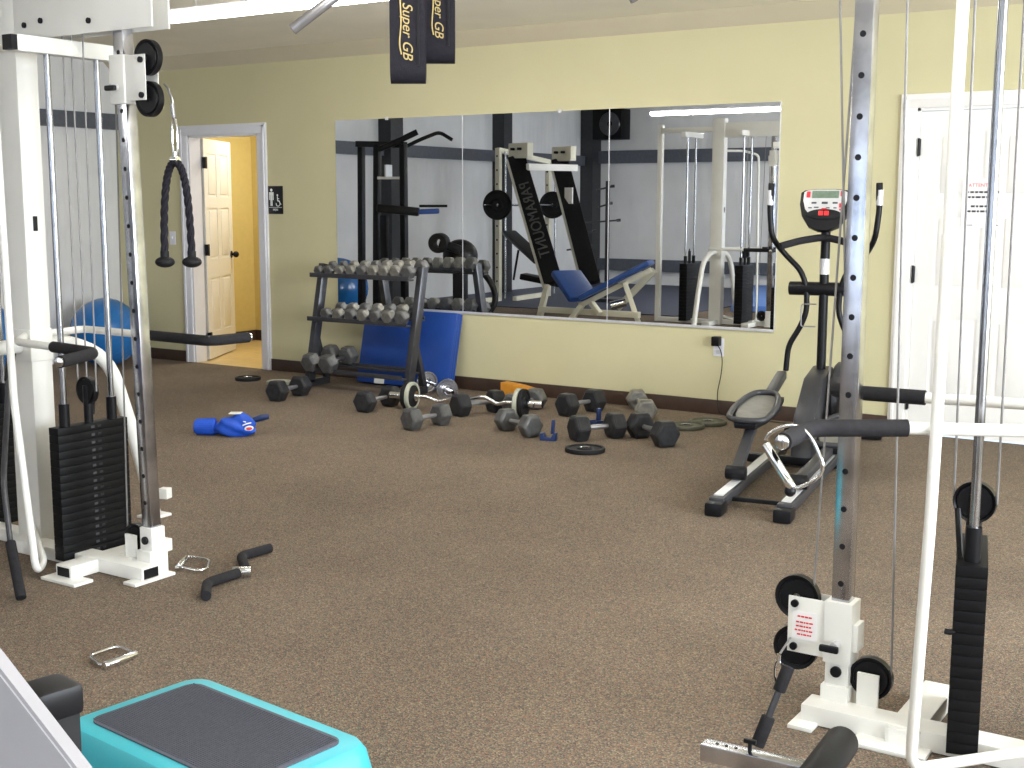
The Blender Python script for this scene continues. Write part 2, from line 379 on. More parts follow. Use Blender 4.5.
# ================================================================== MIRROR
MX = [-6.887, -5.623, -4.354, -3.09]; MZ = (.606, 2.10)
for i in range(3):
    o = MB().box2((MX[i]+.0015, WALL-.0065, MZ[0]), (MX[i+1]-.0015, WALL-.0005, MZ[1])).build('wall_mirror', 'mirror')
    tag(o, ['left wall mirror panel above the dumbbell rack', 'middle wall mirror panel between the two seams', 'right wall mirror panel ending above the wall outlet'][i], 'mirror', 'wall mirror panels')
mc = MB().box2((MX[0], WALL-.013, MZ[0]-.014), (MX[3], WALL-.0005, MZ[0]+.003))
for x in MX[1:3]: mc.box2((x-.003, WALL-.0075, MZ[0]), (x+.003, WALL-.006, MZ[1]))
mc.box2((MX[3]-.001, WALL-.009, MZ[0]), (MX[3]+.004, WALL-.0005, MZ[1]))
tag(mc.build('mirror_channel', 'mir_edge'), 'thin silver channel edging the bottom and seams of the wall mirror', 'trim')
for px in (387, 560): 
    p = Yp(px, 110, WALL); MBc = MB().box2((p.x-.014, WALL-.01, MZ[1]-.012), (p.x+.014, WALL-.0005, MZ[1]+.012)).cyl((p.x, WALL-.013, MZ[1]+.002), (p.x, WALL-.009, MZ[1]+.002), .005)
    tag(MBc.build('mirror_clip', 'silver'), 'small clear clip on the top edge of the %s mirror panel' % ('left' if px < 400 else 'middle'), 'clip')

# ================================================================== WALL FITTINGS
p = Yp(276, 200, WALL)
sg = thing('restroom_sign', 'black restroom sign with white man and wheelchair pictograms beside the open door', 'sign', (p.x, WALL-.004, p.z))
MB().box((0, 0, 0), (.165, .006, .235), bev=.002).build('panel', 'signblk', sg)
pg = MB().cyl((-.045, -.0045, .083), (-.045, -.003, .083), .013)
pg.prism([(-.07, .066), (-.02, .066), (-.02, .0), (-.03, .0), (-.03, .04), (-.034, .04), (-.034, -.05), (-.043, -.05), (-.043, -.005), (-.047, -.005), (-.047, -.05), (-.056, -.05), (-.056, .04), (-.06, .04), (-.06, .0), (-.07, .0)], .0015, Matrix.Translation((0, -.0038, 0)))
pg.build('man_pictogram', 'signwht', sg)
wc = MB().tube([(.03+.022*math.cos(a*PI/8+.6), -.004, -.03+.022*math.sin(a*PI/8+.6)) for a in range(-10, 4)], .003, 6)
wc.cyl((.024, -.0045, .04), (.024, -.003, .04), .008).tube([(.024, -.004, .03), (.026, -.004, -.005), (.045, -.004, -.008), (.056, -.004, -.035), (.066, -.004, -.034)], .0035, 6).tube([(.026, -.004, .012), (.044, -.004, .010)], .003, 6)
wc.build('wheelchair_pictogram', 'signwht', sg)
MB().box((0, -.0035, -.062), (.15, .001, .003)).build('rule', 'signwht', sg)
text('lettering', 'MEN', .028, 'signwht', sg, Matrix.Translation((0, -.0045, -.083))@RX90, .0004)
p = Yp(719, 345, WALL)
ou = thing('wall_outlet', 'white wall outlet below the right end of the mirror', 'outlet', (p.x, WALL-.004, p.z-.015))
MB().box((0, 0, 0), (.078, .006, .125), bev=.002).build('cover_plate', 'white_trim', ou)
MB().box((0, -.004, -.032), (.036, .003, .03), bev=.001).build('socket', 'silver', ou)
ad = thing('power_adapter', 'black plug-in adapter in the wall outlet with cord running to the floor', 'adapter', (p.x-.004, WALL-.008, p.z+.03))
MB().box((0, -.03, 0), (.055, .055, .065), bev=.006).build('adapter_body', 'black', ad)
c = [(.02, -.045, -.03), (.045, -.05, -.06), (.05, -.03, -.14), (.035, -.02, -.25), (.01, -.02, -.36), (.02, -.02, -.46), (.05, -.05, -.50), (.3, -.08, -.5085), (.7, -.1, -.5085)]
MB().tube(c, .0035, 6, fillet=.06).build('cord', 'black', ad)
p = Yp(173, 238, WALL)
sw = thing('light_switch', 'white light switch on the wall left of the open doorway', 'switch', (p.x, WALL-.004, p.z))
MB().box((0, 0, 0), (.075, .006, .12), bev=.002).build('cover_plate', 'white_trim', sw); MB().box((0, -.006, .004), (.01, .012, .022), bev=.002).build('toggle', 'white_trim', sw)

# ================================================================== CEILING LIGHTS
def strip(x0, x1, y, z, label):
    t = thing('fluorescent_light', label, 'ceiling light', ((x0+x1)/2, y, z), group=None)
    L = (x1-x0)/2; h = zc(y)-z
    MB().box2((-L, -.05, .02), (L, .05, .045), bev=.004).build('housing', 'white_trim', t)
    MB().box2((-L, -.06, -.025), (L, .06, .022), bev=.012).build('diffuser', 'tube', t)
    for x in (-L*.8, L*.8): MB().cyl((x, 0, .04), (x, 0, h+.001), .004).build('hanger', 'silver', t)
strip(-6.4, -3.1, 5.75, 2.60, 'long fluorescent strip light at the upper left near the hanging straps')
strip(-2.6, .6, 2.3, 2.82, 'added unseen strip light overhead in the middle of the room, above the frame')  # added strip, kept out of view, gives the machines top light
strip(-8.5, -5.4, -.9, 2.72, 'fluorescent strip light at the front of the room seen in the right mirror panel')

# ================================================================== CABLE STATION
def station(name, label, cx, cy, sx, chx=.70, rod=(.36, .38, .39), sth=.57, srot=0., sw=.028, np=17, second=True, post=False, ztop=2.42, car_z=1.90, stack=True, stx=.35, lean=0., tay=-.25, rt=2.01, bz=(2.075, 2.30), arms=None, rz=0., chy=0.):
    t = thing(name, label, 'cable machine', (cx, cy, 0), (0, 0, rz))
    V = lambda x, y, z: Vector((sx*x, y, z))
    def bx(m, x0, x1, y0, y1, z0, z1, bev=.004):
        a, b_ = sorted((sx*x0, sx*x1)); m.box2((a, y0, z0), (b_, y1, z1), bev=bev); return m
    # centre upright
    bx(MB(), -.075, .075, -.05, .05, .0, ztop, .006).build('upright', 'white', t)
    bx(MB(), -.079, .079, -.054, .054, .80, .93, .004).build('bracket_plate', 'white', t)
    MB().box(V(.0765, -.0, 1.36), (.004, .02, .06), bev=.0015).build('latch_slot', 'black', t)
    # A braces
    for q in (-1, 1):
        MB().tube([V(0, q*.05, .86), V(0, q*.2, .86), V(0, q*.40, .76), V(0, q*.52, .40), V(0, q*.62, .02)], .03, 14, fillet=.12).build('brace', 'white', t)
        bx(MB(), -.05, .05, q*.62-.06, q*.62+.06, 0, .012, .002).build('foot_plate', 'white', t)
    # base
    b_ = MB(); bx(b_, 0, chx+.07, -.12, -.03, .004, .058); bx(b_, stx+.08, stx+.17, tay, .26, .004, .056); bx(b_, -.05, .05, -.12, .3, .004, .056); bx(b_, chx-.04, chx+.04, -.05, .04, .004, .1)
    b_.build('base_frame', 'white', t)
    bx(MB(), chx+.0695, chx+.072, -.11, -.04, .012, .05, 0).build('tube_opening', 'black', t); bx(MB(), stx+.09, stx+.16, tay-.0015, tay+.0005, .012, .048, 0).build('tube_cap', 'black' if tay < -.2 else 'white', t)
    bx(MB(), chx+.02, chx+.09, -.17, .03, 0, .012, .003).build('foot_plate', 'white', t); bx(MB(), stx+.05, stx+.25, tay-.05, tay+.04, 0, .012, .003).build('foot_plate', 'white', t)
    # chrome adjustment column
    pc = MB(); x0 = chx
    pc.beam(V(x0, chy, .09), V(x0-lean, chy, 2.30), .052, .052, .005, up=(0, 1, 0)); post_ = pc.build('chrome_post', 'steel', t)
    hb = MB()
    z = .18
    while z < 2.2:
        xx = x0-lean*(z-.09)/2.2
        hb.cyl(V(xx, chy-.0268, z), V(xx, chy-.024, z), .0085, n=16); z += .107
    hb.build('adjustment_holes', 'black', post_)
    bk = MB(); bx(bk, x0-.034, x0+.034, chy-.034, chy+.034, .055, .19, .004)
    bk.build('post_socket', 'white', t); MB().cyl(V(x0, chy-.045, .14), V(x0, chy-.033, .14), .016, bev=.003).build('socket_bolt', 'black', t)
    # carriage
    cz = car_z; xx = x0-lean*cz/2.2
    ca = bx(MB(), xx-.04, xx+.04, chy-.04, chy+.04, cz-.09, cz+.09, .005)
    bx(ca, xx-.055, xx-.04, chy-.03, chy+.03, cz-.05, cz+.03, .003).build('carriage', 'white', t)
    k = MB(); k.cyl(V(xx, chy-.04, cz-.03), V(xx, chy-.07, cz-.03), .012); k.build('spring_pin', 'silver', t)
    MB().box(V(xx+.01, chy-.078, cz-.035), (.055, .016, .02), bev=.006).build('pin_knob', 'black', t)
    for dy in (-.03, .03):
        a, b2 = sorted((sx*(xx+.04), sx*(xx+.148))); MB().box2((a, chy+dy-.002, cz-.08), (b2, chy+dy+.002, cz+.085), bev=.001).build('pulley_plate', 'white', t)
    for dz in (.065, -.062): MB().cyl(V(xx+.128, chy-.04, cz+dz), V(xx+.128, chy-.032, cz+dz), .011).build('pulley_bolt', 'black', t)
    for dz in (.075, -.075):
        MB().lathe([(.012, -.012), (.050, -.012), (.053, -.006), (.063, -.012), (.065, -.012), (.065, .012), (.063, .012), (.053, .006), (.050, .012), (.012, .012)], Matrix.Translation(V(xx+.132, chy, cz+dz))@Matrix.Rotation(PI/2, 4, 'X')).build('pulley', 'black', t)
    # top beam plates
    tp = MB()
    for dy in (-.045, .035): bx(tp, .0, chx+.16, dy-.004, dy+.004, bz[0], bz[1], .002)
    bx(tp, -.05, chx+.1, -.03, .03, bz[1]-.03, bz[1]+.03, .004)
    tp.build('top_beam', 'white', t)
    for x_, z_ in [] if bz[0] > 2.1 else ((.14, 2.13), (.24, 2.14), (.52, 2.12), (.5, 2.25), (.6, 2.25), (.1, 2.25)): MB().cyl(V(x_, -.056, z_), V(x_, -.048, z_), .011).build('beam_bolt', 'black', t)
    hp = bx(MB(), stx-.03, stx+.03, -.26, .24, rt-.01, rt+.05, .004); hp.build('rod_hanger', 'white', t)
    MB().box2(V(stx-.027, -.285, rt-.007) if sx > 0 else V(stx+.027, -.285, rt-.007), V(stx+.027, -.26, rt+.047) if sx > 0 else V(stx-.027, -.26, rt+.047)).build('end_cap', 'black', t)
    def stk(x):
        rm = Matrix.Translation(V(x, 0, 0))@Matrix.Rotation(srot, 4, 'Z')@Matrix.Translation(-V(x, 0, 0))
        def bd(m, nm, mt_): m.bm.transform(rm); return m.build(nm, mt_, t)
        m = MB(); n = np; z0, z1 = .035, sth; h = (z1-z0)/n
        for i in range(n): bx(m, x-sw, x+sw, -.17, .17, z0+i*h+.0005, z0+(i+1)*h-.0005, .0012)
        bx(m, x-sw+.004, x+sw-.004, -.165, .165, z0, z1, 0)
        bd(m, 'weight_stack', 'plate')
        if x > 0:
            d = MB(); e = MB()
            for i in range(n):
                zz = z0+(i+.5)*h
                e.box(V(x+sw+.0003, .028, zz), (.0012, .016, .009)); d.box(V(x+sw+.0003, -.004, zz), (.0012, .016, .010))
            bd(e, 'plate_numbers', 'iron_dark'); bd(d, 'plate_numbers', 'ink')
        for y in (-.115, .115):
            bd(MB().cyl(V(x, y, .06), V(x, y, rt), .0125, n=14), 'guide_rod', 'rod')
            bd(MB().cyl(V(x, y, sth), V(x, y, sth+.09), .021, n=14), 'rod_bushing', 'black')
        bd(MB().cyl(V(x, 0, sth), V(x, 0, sth+.15), .018).tube([V(x, .02, sth+.03), V(x, .03, sth+.13), V(x, -.0, sth+.17)], .008, 8), 'stack_yoke', 'black')
    stk(stx)
    if second:
        stk(-.36); bx(MB(), -.39, -.33, -.26, .24, rt-.01, rt+.05, .004).build('rod_hanger', 'white', t)
        bx(MB(), -.76 if post else -.40, 0, -.03, .03, rt+.05, rt+.11, .004).build('top_beam', 'white', t)
        bx(MB(), -.76 if post else -.45, 0, -.04, .04, .004, .056).build('base_frame', 'white', t)
    if post:
        bx(MB(), -.80, -.74, -.03, .03, 0, ztop-.05, .004).build('end_post', 'white', t)
    # pulley on top of the stack and at the base
    def wheel(x, y, z, r, nm='pulley'):
        return MB().lathe([(.01, -.011), (r*.8, -.011), (r*.84, -.006), (r*.97, -.012), (r, -.012), (r, .012), (r*.97, .012), (r*.84, .006), (r*.8, .011), (.01, .011)], Matrix.Translation(V(x, y, z))@Matrix.Rotation(PI/2, 4, 'X')).build(nm, 'black', t)
    wheel(stx, 0, sth+.13, .055); wheel(chx-.09, chy+.0, .13, .06)
    MB().box2(*( (V(chx-.12, chy-.035, .055), V(chx-.06, chy-.025, .15)) if sx > 0 else (V(chx-.06, chy-.035, .055), V(chx-.12, chy-.025, .15)) )).build('pulley_bracket', 'white', t)
    # cables
    for pts in ([V(stx, .0, sth+.18), V(stx, 0, 2.2)], [V(stx-.055, 0, sth+.13), V(stx-.05, 0, 2.2)], [V(stx+.055, 0, sth+.13), V(stx+.07, .0, 2.2)],
                [V(chx-.145, chy, .13), V(chx-.10, 0, 2.2)], [V(chx-.035, chy, .13), V(xx+.087 if car_z < 1 else chx-.045, chy, car_z if car_z > 1 else 2.2)]):
        MB().cyl(pts[0], pts[1], .0033, n=8).build('cable', 'cable', t)
    if car_z < 1: MB().cyl(V(xx+.087, chy, car_z+.08), V(chx+.02, 0, 2.2), .0033, n=8).build('cable', 'cable', t)
    # guard rod
    MB().tube([V(.0, -.05, 2.05), V(.2, -.26, 2.05), V(rod[0], -.31, 2.0), V(rod[1], -.31, .7), V(rod[2], -.31, .03), V(.32, -.22, .035), V(.03, -.055, .10)], .0145, 12, fillet=.05).build('guard_rod', 'white', t)
    # dip arms: root, corner, start of the grip, bend, tip (world points)
    if arms is None: arms = [[(cx+a, cy+b2) for a, b2 in pp] for pp in ([(.21, -.21), (.47, -.24), (.76, -.28), (.87, -.52)], [(0., .27), (.44, .25), (.81, .23), (.83, .42)])]
    rc, rs = math.cos(-rz), math.sin(-rz)
    for pp, q in zip(arms, (-1, 1)):
        W = [Vector(((x-cx)*rc-(y-cy)*rs, (x-cx)*rs+(y-cy)*rc, .905)) for x, y in pp]
        root = V(.04, q*.05, .905)
        MB().tube([root, W[0], W[1]], .0155, 14, fillet=.05).build('dip_arm', 'white', t)
        MB().tube([W[1], W[2], W[3]], .0215, 16, fillet=.05).build('arm_grip', 'foam', t)
        dd = (W[3]-W[2]).normalized()
        MB().cyl(W[3], W[3]+dd*.012, .0175, bev=.003).build('grip_cap', 'chrome', t)
    return t
LS = station('cable_machine', 'white cable machine with chrome post at the left edge of the room', -4.5, 3.28, 1, chx=.70, lean=.06, rod=(.29, .31, .39))
RS = station('cable_machine', 'white cable machine with chrome post at the right, its carriage set near the floor', -.39, 3.40, -1, chx=.693, car_z=.252, second=False, srot=.22, sth=.54, sw=.039, rod=(.370, .385, .405), tay=-.14,
             arms=[[(-.45, 3.27), (-.84, 3.083), (-1.04, 2.952), (-1.03, 2.745)], [(-.45, 3.66), (-.934, 3.60), (-1.19, 3.585), (-1.24, 3.74)]])
TS = station('cable_machine', 'white cable machine farther from camera, seen whole in the right mirror panel', -6.14, 2.0, 1, chx=.67, post=True, car_z=1.95, sth=.72, sw=.05, rt=2.22, bz=(2.20, 2.34))

# warning label on the right carriage plate (red print, too small to read in full)
cl = MB(); rr = random.Random(5); lx = -(.693+.04+.058)
for k, (z, w_) in enumerate(((.281, .042), (.264, .050), (.252, .050), (.240, .056), (.228, .042))):
    x = lx-w_/2
    while x < lx+w_/2-.004:
        q = rr.uniform(.004, .011); cl.box2((x, -.0345, z-.0022), (min(x+q, lx+w_/2), -.0322, z+.0022)); x += q+.002
cl.build('warning_print', 'red', RS)
MB().box2((lx-.036, -.0333, .213), (lx+.036, -.0320, .296)).build('warning_label', 'paper', RS)
# coiled selector strap on the right stack
p0 = Xp(962, 540, -.735)
MB().tube([Vector((-.38, -.06, .66)), Vector((-.36, -.10, .56)), Vector((-.335, -.13, .40)), Vector((-.345, -.17, .36)), Vector((-.37, -.17, .36))], .008, 8, fillet=.03).build('selector_pin_cord', 'black', RS)

# lat bar leaning on the left machine
lb = thing('lat_pull_bar', 'long dark grey lat bar leaning upright at the left edge of the room', 'bar', (-3.90, 2.75, 0))
top = Vector((-4.40, 3.12, .87))-Vector((-3.90, 2.75, 0))
P = [top, top+Vector((.02, -.035, -.14)), Vector((-.24, .12, .40)), Vector((-.16, .08, .19)), Vector((.0, .0, .022))]
MB().tube(P[:4]+[P[3]*.95+P[4]*.05], .011, 12, fillet=.06).build('bar', 'rack', lb)
MB().cyl(P[3], P[4], .019, bev=.004).build('grip', 'foam', lb)
MB().cyl(top+Vector((0, 0, -.02)), top+Vector((.015, -.03, -.13)), .018, bev=.004).build('grip', 'foam', lb)

# rope attachment on the left carriage cable
A = Vector((-3.66, 3.27, 1.79))
top = Yp(175, 160, 3.27); a0 = Yp(165, 262, 3.24); a1 = Yp(192, 262, 3.30)
ra = thing('triceps_rope', 'black braided pull-down rope hanging from the left machine pulley', 'rope', top)
m = MB().tube([Yp(164, 84, 3.27)-top, Yp(168, 88, 3.27)-top, Yp(172, 100, 3.27)-top, Yp(174, 116, 3.27)-top], .004, 8); m.cyl(Yp(172, 104, 3.27)-top, Yp(174, 118, 3.27)-top, .008)
m.build('cable_end', 'rod', ra)
cc = Yp(175, 139, 3.27)-top
MB().tube([cc+Vector((.018*math.cos(a)*.8, 0, .075*math.sin(a))) for a in [2*PI*i/20 for i in range(20)]], .0035, 8, closed=True).build('carabiner', 'chrome', ra)
MB().cyl(Vector((-.018, 0, 0)), Vector((.018, 0, 0)), .012).cyl(Vector((0, 0, 0)), Vector((0, 0, .03)), .006).build('swivel_ring', 'chrome', ra)
def rope(p0, p1, p2, p3):
    N = 60; C = []
    for i in range(N+1):
        t_ = i/N; C.append(p0*(1-t_)**3+p1*3*t_*(1-t_)**2+p2*3*t_*t_*(1-t_)+p3*t_**3)
    m = MB(); Lg = sum((C[i+1]-C[i]).length for i in range(N)); 
    for ph in (0, 2*PI/3, 4*PI/3):
        pts = []
        for i, c_ in enumerate(C):
            a = ph+Lg/.045*2*PI*i/N*.5
            tt = (C[min(i+1, N)]-C[max(i-1, 0)]).normalized(); n1 = tt.cross(Vector((0, 1, 0))).normalized(); n2 = tt.cross(n1)
            pts.append(c_+(n1*math.cos(a)+n2*math.sin(a))*.0065)
        m.tube(pts, .0085, 8)
    return m
for q, e in ((-1, a0), (1, a1)):
    e = e-top; o = rope(Vector((0, 0, -.008)), Vector((q*.045, 0, -.01)), Vector((e.x, e.y, -.12)), e); o.build('rope_leg', 'strap', ra)
    MB().sphere(e+Vector((0, 0, 0)), .036, (1, 1, .58)).cyl(e+Vector((0, 0, .0)), e+Vector((0, 0, .04)), .016).build('rope_end', 'rubber', ra)
# stubby bar hanging behind on the left machine (straight black rod beside the rope)
p1 = Yp(197, 160, 3.6); p2 = Yp(205, 332, 3.6)

# D handle over the near arm of the right machine
tipR = Vector((-.39-.65, 3.40-.49, .885))
def dpt(px, py, d=0): return Yp(px, py, 2.86+d)
org = dpt(800, 430)
dh = thing('stirrup_handle', 'chrome stirrup handle hooked over the right machine front arm grip', 'handle', org)
MB().tube([dpt(p_[0], p_[1], .0)-org for p_ in ((766, 440), (769, 433), (786, 425), (800, 426), (812, 438), (824, 465), (820, 477), (802, 487), (794, 488))], .0045, 10, fillet=.02).build('handle_frame', 'chrome', dh)
MB().cyl(dpt(765, 444)-org, dpt(792, 488)-org, .0115, bev=.002).build('handle_grip', 'chrome', dh)
MB().sphere(dpt(790, 491)-org, .014).build('handle_nut', 'black', dh)

# bar hanging from the low pulley of the right machine, lower grip resting on the carpet
b0 = F(757, 746, .02); b1 = b0+Vector((-.0, .12, .26)); b1 = Yp(788, 668, b0.y+.07)
hb = thing('triceps_press_bar', 'short dark press bar clipped to the low pulley of the right machine', 'bar', b0)
d = b1-b0
MB().cyl(d*.33, d*.72, .0095).build('bar', 'rack', hb)
MB().cyl(d*0, d*.38, .0185, bev=.004).build('grip', 'foam', hb); MB().cyl(d*.70, d*1.02, .017, bev=.004).build('grip', 'foam', hb)
cp_ = Yp(778, 672, b1.y)-b0
MB().tube([cp_+Vector((.011*math.cos(a), 0, .035*math.sin(a))) for a in [2*PI*i/16 for i in range(16)]], .0035, 8, closed=True).cyl(cp_+Vector((0, 0, .03)), Yp(779, 654, b1.y)-b0, .006).build('snap_clip', 'chrome', hb)
MB().cyl(Yp(779, 655, b1.y)-b0, Vector((-1.23, 3.40, .205))-b0, .003, n=8).build('clip_cable', 'cable', hb)

# ================================================================== DUMBBELLS
def hexhead(m, c, axis, R, L):
    # hexagonal head with chamfered ends, axis unit vector, a flat side down
    x = axis.normalized(); up = Vector((0, 0, 1)); up = (up-x*up.dot(x)).normalized(); y = up.cross(x).normalized()
    b = bmesh.new(); rings = []
    for t, k in ((-L/2, .80), (-L/2+L*.14, 1.), (L/2-L*.14, 1.), (L/2, .80)):
        rings.append([b.verts.new(c+x*t+(y*math.cos(PI/3*i)+up*math.sin(PI/3*i))*R*k) for i in range(6)])
    for i in range(3):
        for k in range(6): b.faces.new((rings[i][k], rings[i][(k+1) % 6], rings[i+1][(k+1) % 6], rings[i+1][k]))
    b.faces.new(rings[0][::-1]); b.faces.new(rings[3]); bmesh.ops.recalc_face_normals(b, faces=b.faces)
    bmesh.ops.bevel(b, geom=b.edges[:], offset=R*.05, segments=2, affect='EDGES')
    m._merge(b)
def dumbbell(c0, c1, R, L, label, group, m='iron', hm='rod'):
    c0 = Vector(c0); c1 = Vector(c1); mid = (c0+c1)/2
    t = thing('hex_dumbbell', label, 'dumbbell', mid, group=group)
    ax = (c1-c0)
    a = MB(); hexhead(a, c0-mid, ax, R, L); a.build('head', m, t)
    a = MB(); hexhead(a, c1-mid, ax, R, L); a.build('head', m, t)
    u = ax.normalized()
    MB().tube([c0-mid+u*L*.4, c0-mid+u*(L*.5+.01), Vector((0, 0, 0)), c1-mid-u*(L*.5+.01), c1-mid-u*L*.4], [.013, .014, .0175, .014, .013], 14).build('handle', hm, t)
    return t
H3 = math.sqrt(3)/2
def floor_db(pa, pb, R, label, m='iron', L=None):
    R *= 1.04; a = F(*pa); b_ = F(*pb); k = Vector((-.027, .035, 0)); a += k; b_ += k; a.z = b_.z = R*H3+.001
    return dumbbell(a, b_, R, L or R*1.15, label, 'dumbbells on the carpet', m, 'grease')
floor_db((277, 402), (300, 396.5), .083, 'dark hex dumbbell nearest the open doorway, farthest left on the carpet', 'iron_dark')
floor_db((365, 413), (390, 407), .080, 'dark hex dumbbell on the carpet in front of the rack right leg', 'iron_dark')
floor_db((412, 431), (441, 426), .076, 'grey hex dumbbell in front of the curl bar left plate', 'iron')
floor_db((461, 417), (496, 413), .084, 'dark hex dumbbell lying under the middle of the curl bar', 'iron_dark')
floor_db((507, 431.5), (531, 438), .076, 'grey hex dumbbell in front of the curl bar right plate beside the blue clamp', 'iron')
floor_db((568, 417), (595, 412.5), .085, 'dark hex dumbbell by the wall, right of the curl bar', 'iron_dark')
floor_db((580, 442), (616, 439), .085, 'hex dumbbell just behind the lone plate on the carpet', 'iron_dark')
floor_db((641, 439), (666, 448), .086, 'black hex dumbbell nearest the elliptical trainer, front of the row', 'iron_dark')
floor_db((638, 410), (647, 421), .076, 'light grey hex dumbbell against the baseboard behind the black one', 'iron_light')
floor_db((514, 416), (536, 410), .080, 'grey hex dumbbell behind the curl bar right end', 'iron')

# ---- dumbbell rack
RX0, RX1 = -6.72, -5.74; RY = 7.44
rk = thing('dumbbell_rack', 'dark grey three-tier dumbbell rack in front of the mirror', 'rack', ((RX0+RX1)/2, RY, 0))
hw = (RX1-RX0)/2
def shelf_z(y0, z0): pass
for q in (-1, 1):
    MB().beam((q*hw, .0, .03), (q*hw, .20, .96), .05, .075, .006, up=(0, 1, 0)).build('upright', 'rack', rk)
    MB().beam((q*hw, -.12, .03), (q*hw, .22, .03), .05, .055, .006).build('foot', 'rack', rk)
    MB().beam((q*hw, .20, .05), (q*hw, .09, .40), .04, .04, .005).build('rear_strut', 'rack', rk)
SH = [(.14, .885), (.10, .545), (.04, .15)]    # y, z of tier centres (local)
TY = 8*PI/180
for y, z in SH:
    m = MB()
    for dy in (-.085, .085):
        m.beam((-hw, y+dy, z+dy*.18), (hw, y+dy, z+dy*.18), .06, .012, .003); m.beam((-hw, y+dy-.028*(1 if dy < 0 else -1), z+dy*.18+.012), (hw, y+dy-.028*(1 if dy < 0 else -1), z+dy*.18+.012), .006, .035, .002)
    m.build('shelf', 'rack', rk)
def rack_db(i, x, tier, R, half, label, m):
    y, z = SH[tier]; tl = .18
    c0 = Vector(((RX0+RX1)/2+x, RY+y-half, z-half*tl+R*H3+.012)); c1 = Vector(((RX0+RX1)/2+x, RY+y+half, z+half*tl+R*H3+.012))
    return dumbbell(c0, c1, R, R*1.25, label, 'dumbbells on the rack', m, 'rack')
ords = ['first', 'second', 'third', 'fourth', 'fifth', 'sixth', 'seventh', 'eighth', 'ninth', 'tenth']
for i in range(9):
    x = -.42+.110*i; R = .040+.0022*i
    rack_db(i, x, 0, R, .085, '%s dumbbell from the left on the rack top tier' % ords[i], 'iron_light' if i in (2, 3, 5, 6, 7) else 'iron')
for i in range(7):
    x = -.31+.123*i; R = .050+.0016*i
    rack_db(i, x, 1, R, .088, '%s dumbbell from the left on the rack middle tier' % ords[i], 'iron_light' if i in (1, 3, 5) else 'iron')
rack_db(0, -.40, 2, .078, .12, 'large grey dumbbell on the rack bottom tier, nearer the left upright', 'iron')
rack_db(1, -.22, 2, .078, .12, 'large grey dumbbell on the rack bottom tier, right of its twin', 'iron')

# ---- blue mat leaning on the wall
bm_ = thing('exercise_mat', 'folded blue vinyl exercise mat leaning on the wall behind the rack', 'mat', (-6.06, 7.80, 0), (math.radians(-13), 0, 0))
m = MB()
for k in range(3): m.box((0, -.028+.028*k, .31), (.90, .027, .60), bev=.010)
m.build('mat_panels', 'bluemat', bm_)
MB().box((-.22, -.0425, .03), (.10, .002, .04)).build('care_tag', 'signwht', bm_)

# ---- EZ curl bar
L_, R_ = F(407, 421), F(517, 425)
L_ = F(412, 396, .101); R_ = F(519, 403, .101)
ez = thing('curl_bar', 'chrome zigzag curl bar loaded with a plate at each end', 'barbell', (L_+R_)/2)
ax = (R_-L_).normalized(); c = (L_+R_)/2; Lh = (R_-L_).length/2
nrm = ax.cross(Vector((0, 0, 1)))
prof = [(-Lh-.04, 0), (-Lh+.12, 0), (-Lh+.19, -.028), (-Lh+.30, .0), (-Lh+.37, .03), (0, .0-.005), (Lh-.37, .0), (Lh-.26, .03), (Lh-.16, -.02), (Lh-.10, -.0), (Lh+.03, 0)]
MB().tube([ax*u+Vector((0, 0, v)) for u, v in prof], .0135, 12, fillet=.03).build('bar', 'chrome', ez)
def plate_prof(R, th, hole): return [(hole, -th*.35), (hole, th*.35), (R*.34, th*.5), (R*.42, th*.2), (R*.80, th*.2), (R*.86, th*.5), (R*.98, th*.5), (R, th*.3), (R, -th*.3), (R*.98, -th*.5), (R*.86, -th*.5), (R*.80, -th*.2), (R*.42, -th*.2), (R*.34, -th*.5)]
def ali(ax): return Vector((0, 0, 1)).rotation_difference(ax).to_matrix().to_4x4()
for q, off in ((-1, 0), (1, 0)):
    MB().cyl(ax*q*(Lh-.02), ax*q*(Lh+.17), .0245).cyl(ax*q*(Lh-.035), ax*q*(Lh-.02), .035).build('sleeve', 'chrome', ez)
    MB().lathe(plate_prof(.100, .03, .025), Matrix.Translation(ax*q*(Lh+.0))@ali(ax)).build('weight_plate', 'rim', ez)
    MB().lathe([(.026, -.016), (.026, .016), (.076, .016), (.076, -.016)], Matrix.Translation(ax*q*(Lh+.0))@ali(ax)).build('plate_hub', 'rubber', ez)
    MB().lathe(plate_prof(.098, .028, .025), Matrix.Translation(ax*q*(Lh+.034))@ali(ax)).build('weight_plate', 'rubber', ez)
    MB().tube([ax*q*(Lh+.07)+(nrm*math.cos(a)+Vector((0, 0, 1))*math.sin(a))*.028+ax*.004*k for k, a in enumerate([i*PI/6 for i in range(14)])], .003, 6).build('spring_clip', 'rack', ez)
# ---- short plate loaded dumbbell behind the curl bar
a = F(427, 382, .085); b_ = F(447, 390, .085)
sd = thing('plate_dumbbell', 'short chrome bar with grey disc plates standing by the blue mat', 'dumbbell', (a+b_)/2)
ax = (b_-a).normalized(); h = (b_-a).length/2
MB().cyl(-ax*(h+.1), ax*(h+.12), .013).build('bar', 'chrome', sd)
for q in (-1, 1): MB().lathe(plate_prof(.084, .018, .013), Matrix.Translation(ax*q*h)@ali(ax)).build('disc_plate', 'steel', sd)
for q in (-1, 1): MB().cyl(ax*q*(h+.03), ax*q*(h+.05), .024).build('collar', 'chrome', sd)

